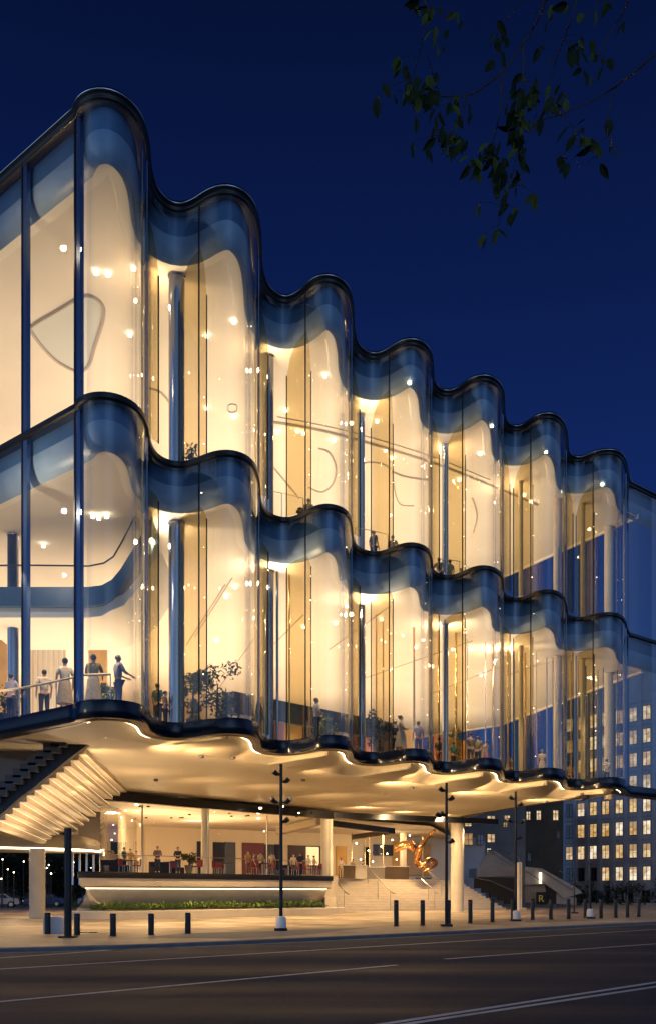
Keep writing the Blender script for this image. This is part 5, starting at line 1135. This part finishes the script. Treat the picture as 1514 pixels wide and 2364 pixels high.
for pts, r in BR:
    P = resample([Vector(p_) for p_ in pts], 14, 2, 1.0)
    BPTS += [dp(v.x, v.y, BD) for v in P]
    part('branch', MB().tube([dp(v.x+R.uniform(-1.5, 1.5), v.y+R.uniform(-1.5, 1.5), BD+.25*math.sin(i*.35+r)) for i, v in enumerate(P)], [max(.0016, r*BD/F*(1-.6*i/len(P))*.85) for i in range(len(P))], 6), 'bark', tb)
CL = [(985, 30, 5), (1010, 85, 3), (1050, 42, 2), (970, 5, 4), (915, 145, 2), (940, 200, 5), (958, 225, 6), (985, 220, 5), (1000, 190, 3), (885, 225, 2), (955, 340, 1), (985, 350, 1), (1020, 310, 5), (1040, 320, 5), (1035, 345, 3), (1062, 335, 2), (1095, 385, 4), (1125, 365, 5), (1150, 400, 6), (1140, 350, 5), (1165, 380, 5), (1190, 250, 6), (1212, 222, 7), (1232, 208, 5), (1205, 270, 5), (1282, 222, 5), (1278, 245, 3), (1195, 300, 5), (1180, 320, 5), (1200, 350, 4), (1145, 92, 2), (1148, 140, 2), (1160, 90, 2), (1242, 282, 2), (1190, 415, 4), (1155, 440, 4), (1230, 457, 1), (1190, 495, 2), (1105, 480, 1), (1120, 552, 1), (1148, 540, 1), (1342, 40, 1), (1390, 20, 2), (1352, 178, 2), (1330, 120, 3), (1345, 105, 3), (1398, 150, 2), (1330, 320, 2), (1365, 365, 2), (1350, 320, 4), (1385, 340, 2), (1415, 325, 2), (1295, 370, 1), (1315, 385, 2), (1405, 285, 1), (1268, 45, 2), (1250, 120, 2), (1075, 270, 2), (1040, 245, 3), (1010, 270, 2), (1310, 20, 1), (1440, 60, 1), (1205, 180, 1)]
lv = MB(); lv2 = MB()
def leafshape(mb, p, dirv, side, ln, wd):
    n = []; nv = dirv.cross(side).normalized()
    for t_, ww in ((0, .05), (.2, .75), (.45, 1), (.7, .75), (.9, .3), (1, .02)):
        n.append((p+dirv*ln*t_, ww*wd/2, t_))
    rows = [[c-side*w__+nv*w__*.35, c-nv*.002*0, c+side*w__+nv*w__*.35] for c, w__, t_ in n]
    mb.grid(rows)
for cx_, cy_, n in CL:
    cc = dp(cx_, cy_-14, BD); nb_ = min(BPTS, key=lambda q: (q-cc).length)
    part('twig', MB().tube([nb_, nb_.lerp(cc, .5)+Vector((.01, 0, .02)), cc], [.0035, .0025, .0015], 4), 'bark', tb)
    for k in range(int(n*2.1)):
        sp_ = 0 if n == 1 else 15
        p = dp(cx_+R.gauss(0, sp_*.7), cy_-12+R.gauss(0, sp_*.8), BD+R.uniform(-.25, .25))
        a = R.gauss(-.15, .45); dv = Vector((math.sin(a), R.uniform(-.35, .35), -math.cos(a))).normalized(); yaw = R.uniform(-1.3, 1.3)
        sd = Vector((math.cos(yaw), math.sin(yaw), 0)); sd = (sd-dv*sd.dot(dv)).normalized(); ln = R.uniform(18, 44)*BD/F
        leafshape(lv2 if R.random() < .3 or (cx_, cy_) in ((1342, 40), (1230, 457), (1105, 480)) else lv, p, dv, sd, ln, ln*R.uniform(.38, .52))
M['leafn'] = mat('night_leaf', (.012, .022, .005), .6, spec=.15, noise=(9, (.030, .040, .008), 3)); M['leaflit'] = mat('lit_night_leaf', (.06, .08, .012), .7, spec=.2, noise=(6, (.10, .11, .02), 3))  # lighter copy puts the light on a few leaves into their colour
part('leaves', lv, 'leafn', tb); part('leaves', lv2, 'leaflit', tb)

# ------------------------------------------------------------------ lamps of the place and added fill lights
# fill panels added low in both storeys, facing up to light the ceilings
def fill_up(s, t, z_, pw, sz_=6, col=WARM):
    x = K.x+UX*s-NX*t; y = K.y+UY*s-NY*t
    return lamp('ceiling_fill', 'AREA', (x, y, z_), pw, col, sz_, None, (x, y, z_+5))
for s, t, pw in ((-1, 7, .26), (4, 8, .55), (10, 8, .9), (16, 8, 1), (22, 8, 1), (28, 8, 1), (34, 8, 1.0), (36, 14, .8), (-4, 12, .28), (4, 13, .6), (12, 14, .95), (20, 14, 1.1), (28, 14, 1.0), (2, 21, .6), (12, 22, 1.0), (22, 22, 1.1), (10, 31, 1.1), (20, 30, 1.1), (40, 10, .8), (44, 15, .9), (50, 20, .9), (37, 20, .8)):
    fill_up(s, t, EYE+17.4, 335*pw*(1.25 if t > 12 else 1))
    fill_up(s, t, EYE+7.4, 315*(pw*.6+.45)*(2.4 if t > 18 else 1), col=(1, .71, .43))
for s, t, pw in ((-3, 24, 1), (6, 34, 1.3), (14, 38, 1.2)):
    x = K.x+UX*s-NX*t; y = K.y+UY*s-NY*t
    lamp('wall_fill', 'AREA', (x, y, EYE+13), 2000*pw, (1, .70, .38), 4, None, (x-NX*5, y-NY*5, EYE+9.5))  # unseen panels added to brighten the back walls
# downlights under the ceilings warm the people and floors
for s, t in ((-1.5, 3), (6, 3.2), (13, 3.6), (20, 3.6), (27, 3.6), (34, 4)):
    x = K.x+UX*s-NX*t; y = K.y+UY*s-NY*t
    lamp('ceiling_downlight', 'POINT', (x, y, ZC1-.8), 380, WARM, .08); lamp('ceiling_downlight', 'POINT', (x, y, ZC2-.8), 160, WARM2, .08)
for x, D in ((30, 37.4), (110, 36.8), (190, 35.9), (270, 35.8), (372, 40.6), (500, 40.6), (735, 45.6), (930, 50.9), (1040, 56.6), (1100, 55.0), (1255, 59.8), (1400, 64.5)):
    X = (x-CX)*D/F; z_ = hb((X, D))+5.6; lamp('people_fill', 'SPOT', (X, D, z_), 900, WARM, .06, None, (X-.1, D+.5, 0), 110, .8)  # spots in mid-air, added to brighten the people near the glass
lamp('sculpture_fill_spot', 'SPOT', (6.5, 84, ZS-.6), 420, WARM, .05, None, (8.3, 88, ZF+1.6), 60, .6); lamp('sculpture_fill_point', 'POINT', (7.2, 86.6, ZF+.4), 70, WARM2, .1)  # lamps without fittings, added to make the copper shine
# area lamps added under the soffit to brighten the entrance steps
for x, D in ((840, 70), (930, 74), (1020, 77)):
    X = (x-CX)*D/F; lamp('step_fill', 'AREA', (X, D, ZS-.15), 520, WARM2, .8, None, (X+.6, D+11, 1.0))
# lobby, with fill added for its ceiling and back wall
for s, t in ((4, -6), (11, -7), (18, -8), (8, -16), (17, -17)):
    x, y = lob(s, t); lamp('lobby_downlight', 'AREA', (x, y, ZS-.5), 460, WARM2, 1.6, None, (x, y, 0)); lamp('lobby_ceiling_fill', 'AREA', (x, y, ZF+.1), 380, WARM2, 1.6, None, (x, y, 9))
for x, y in ((-10, 80), (-2, 86), (5, 93)): lamp('wall_fill', 'AREA', (x, y-3, ZS-.6), 300, WARM2, 1.5, None, (x, y+4, ZF+1.5))
for x, y in ((5, 86), (9, 92)): lamp('entrance_downlight', 'AREA', (x, y, ZS-.5), 260, WARM2, 1.5, None, (x, y, 0))
# pole and soffit spots washing the underside
def wash(tx, ty, pw, ang=95, back=3.2, dz=1.0):
    tgt = hp(tx, ty, 5.95); src = tgt-Vector((UX, UY, 0))*back; src.z = ZS-dz
    lamp('soffit_spot', 'SPOT', src, pw, WARM2, .05, None, tgt, ang, 1.0)
for tx, ty, pw in ((470, 1738, 300), (545, 1745, 170), (650, 1762, 110), (790, 1790, 100), (955, 1815, 420), (1010, 1806, 260), (1115, 1836, 420), (1170, 1828, 200), (1275, 1852, 300), (1340, 1842, 160), (320, 1745, 90)): wash(tx, ty, pw*6)
for tx, ty, pw in ((330, 1790, 260), (430, 1795, 320), (560, 1812, 380), (690, 1826, 380), (830, 1845, 420), (960, 1862, 420), (1060, 1868, 260)): wash(tx, ty, pw*.9, 160, 4.0, 2.2)  # second set is fill, added for the dark rear of the underside
# downlights in the soffit for the pavement, the farthest added to brighten the steps
for x, D, pw in ((300, 46, 420), (520, 50, 480), (740, 56, 520), (950, 62, 480), (1100, 68, 300), (620, 62, 380), (860, 72, 400), (120, 50, 260), (440, 58, 260), (250, 40, 240), (80, 44, 260), (680, 47, 200), (900, 80, 360), (1000, 84, 360), (1080, 80, 240)):
    X = (x-CX)*D/F; lamp('soffit_downlight', 'SPOT', (X, D, ZS-(.15 if D < 76 else .6)), pw*7.4, WARM2, .15, None, (X+.5, D+1.2, 0), 122, .9)
# light under the left canopy; fill panels added below to brighten the stair ribs
lamp('canopy_lamp', 'AREA', ((60-CX)*62/F, 62, zc-.15), 260, WARM2, 4, 1, ((60-CX)*62/F, 61, 0))
lamp('rib_fill', 'AREA', tuple(dp(300, 2080, 44)), 520, WARM, 2.0, None, tuple(dp(130, 1840, 46)))
lamp('rib_fill', 'AREA', tuple(dp(60, 2090, 48)), 300, WARM, 2.0, None, tuple(dp(80, 1880, 48)))
lamp('street_glow', 'AREA', (-22, 30, 8), 260, (1, .7, .4), 1.5, None, (-14, 24, 0))
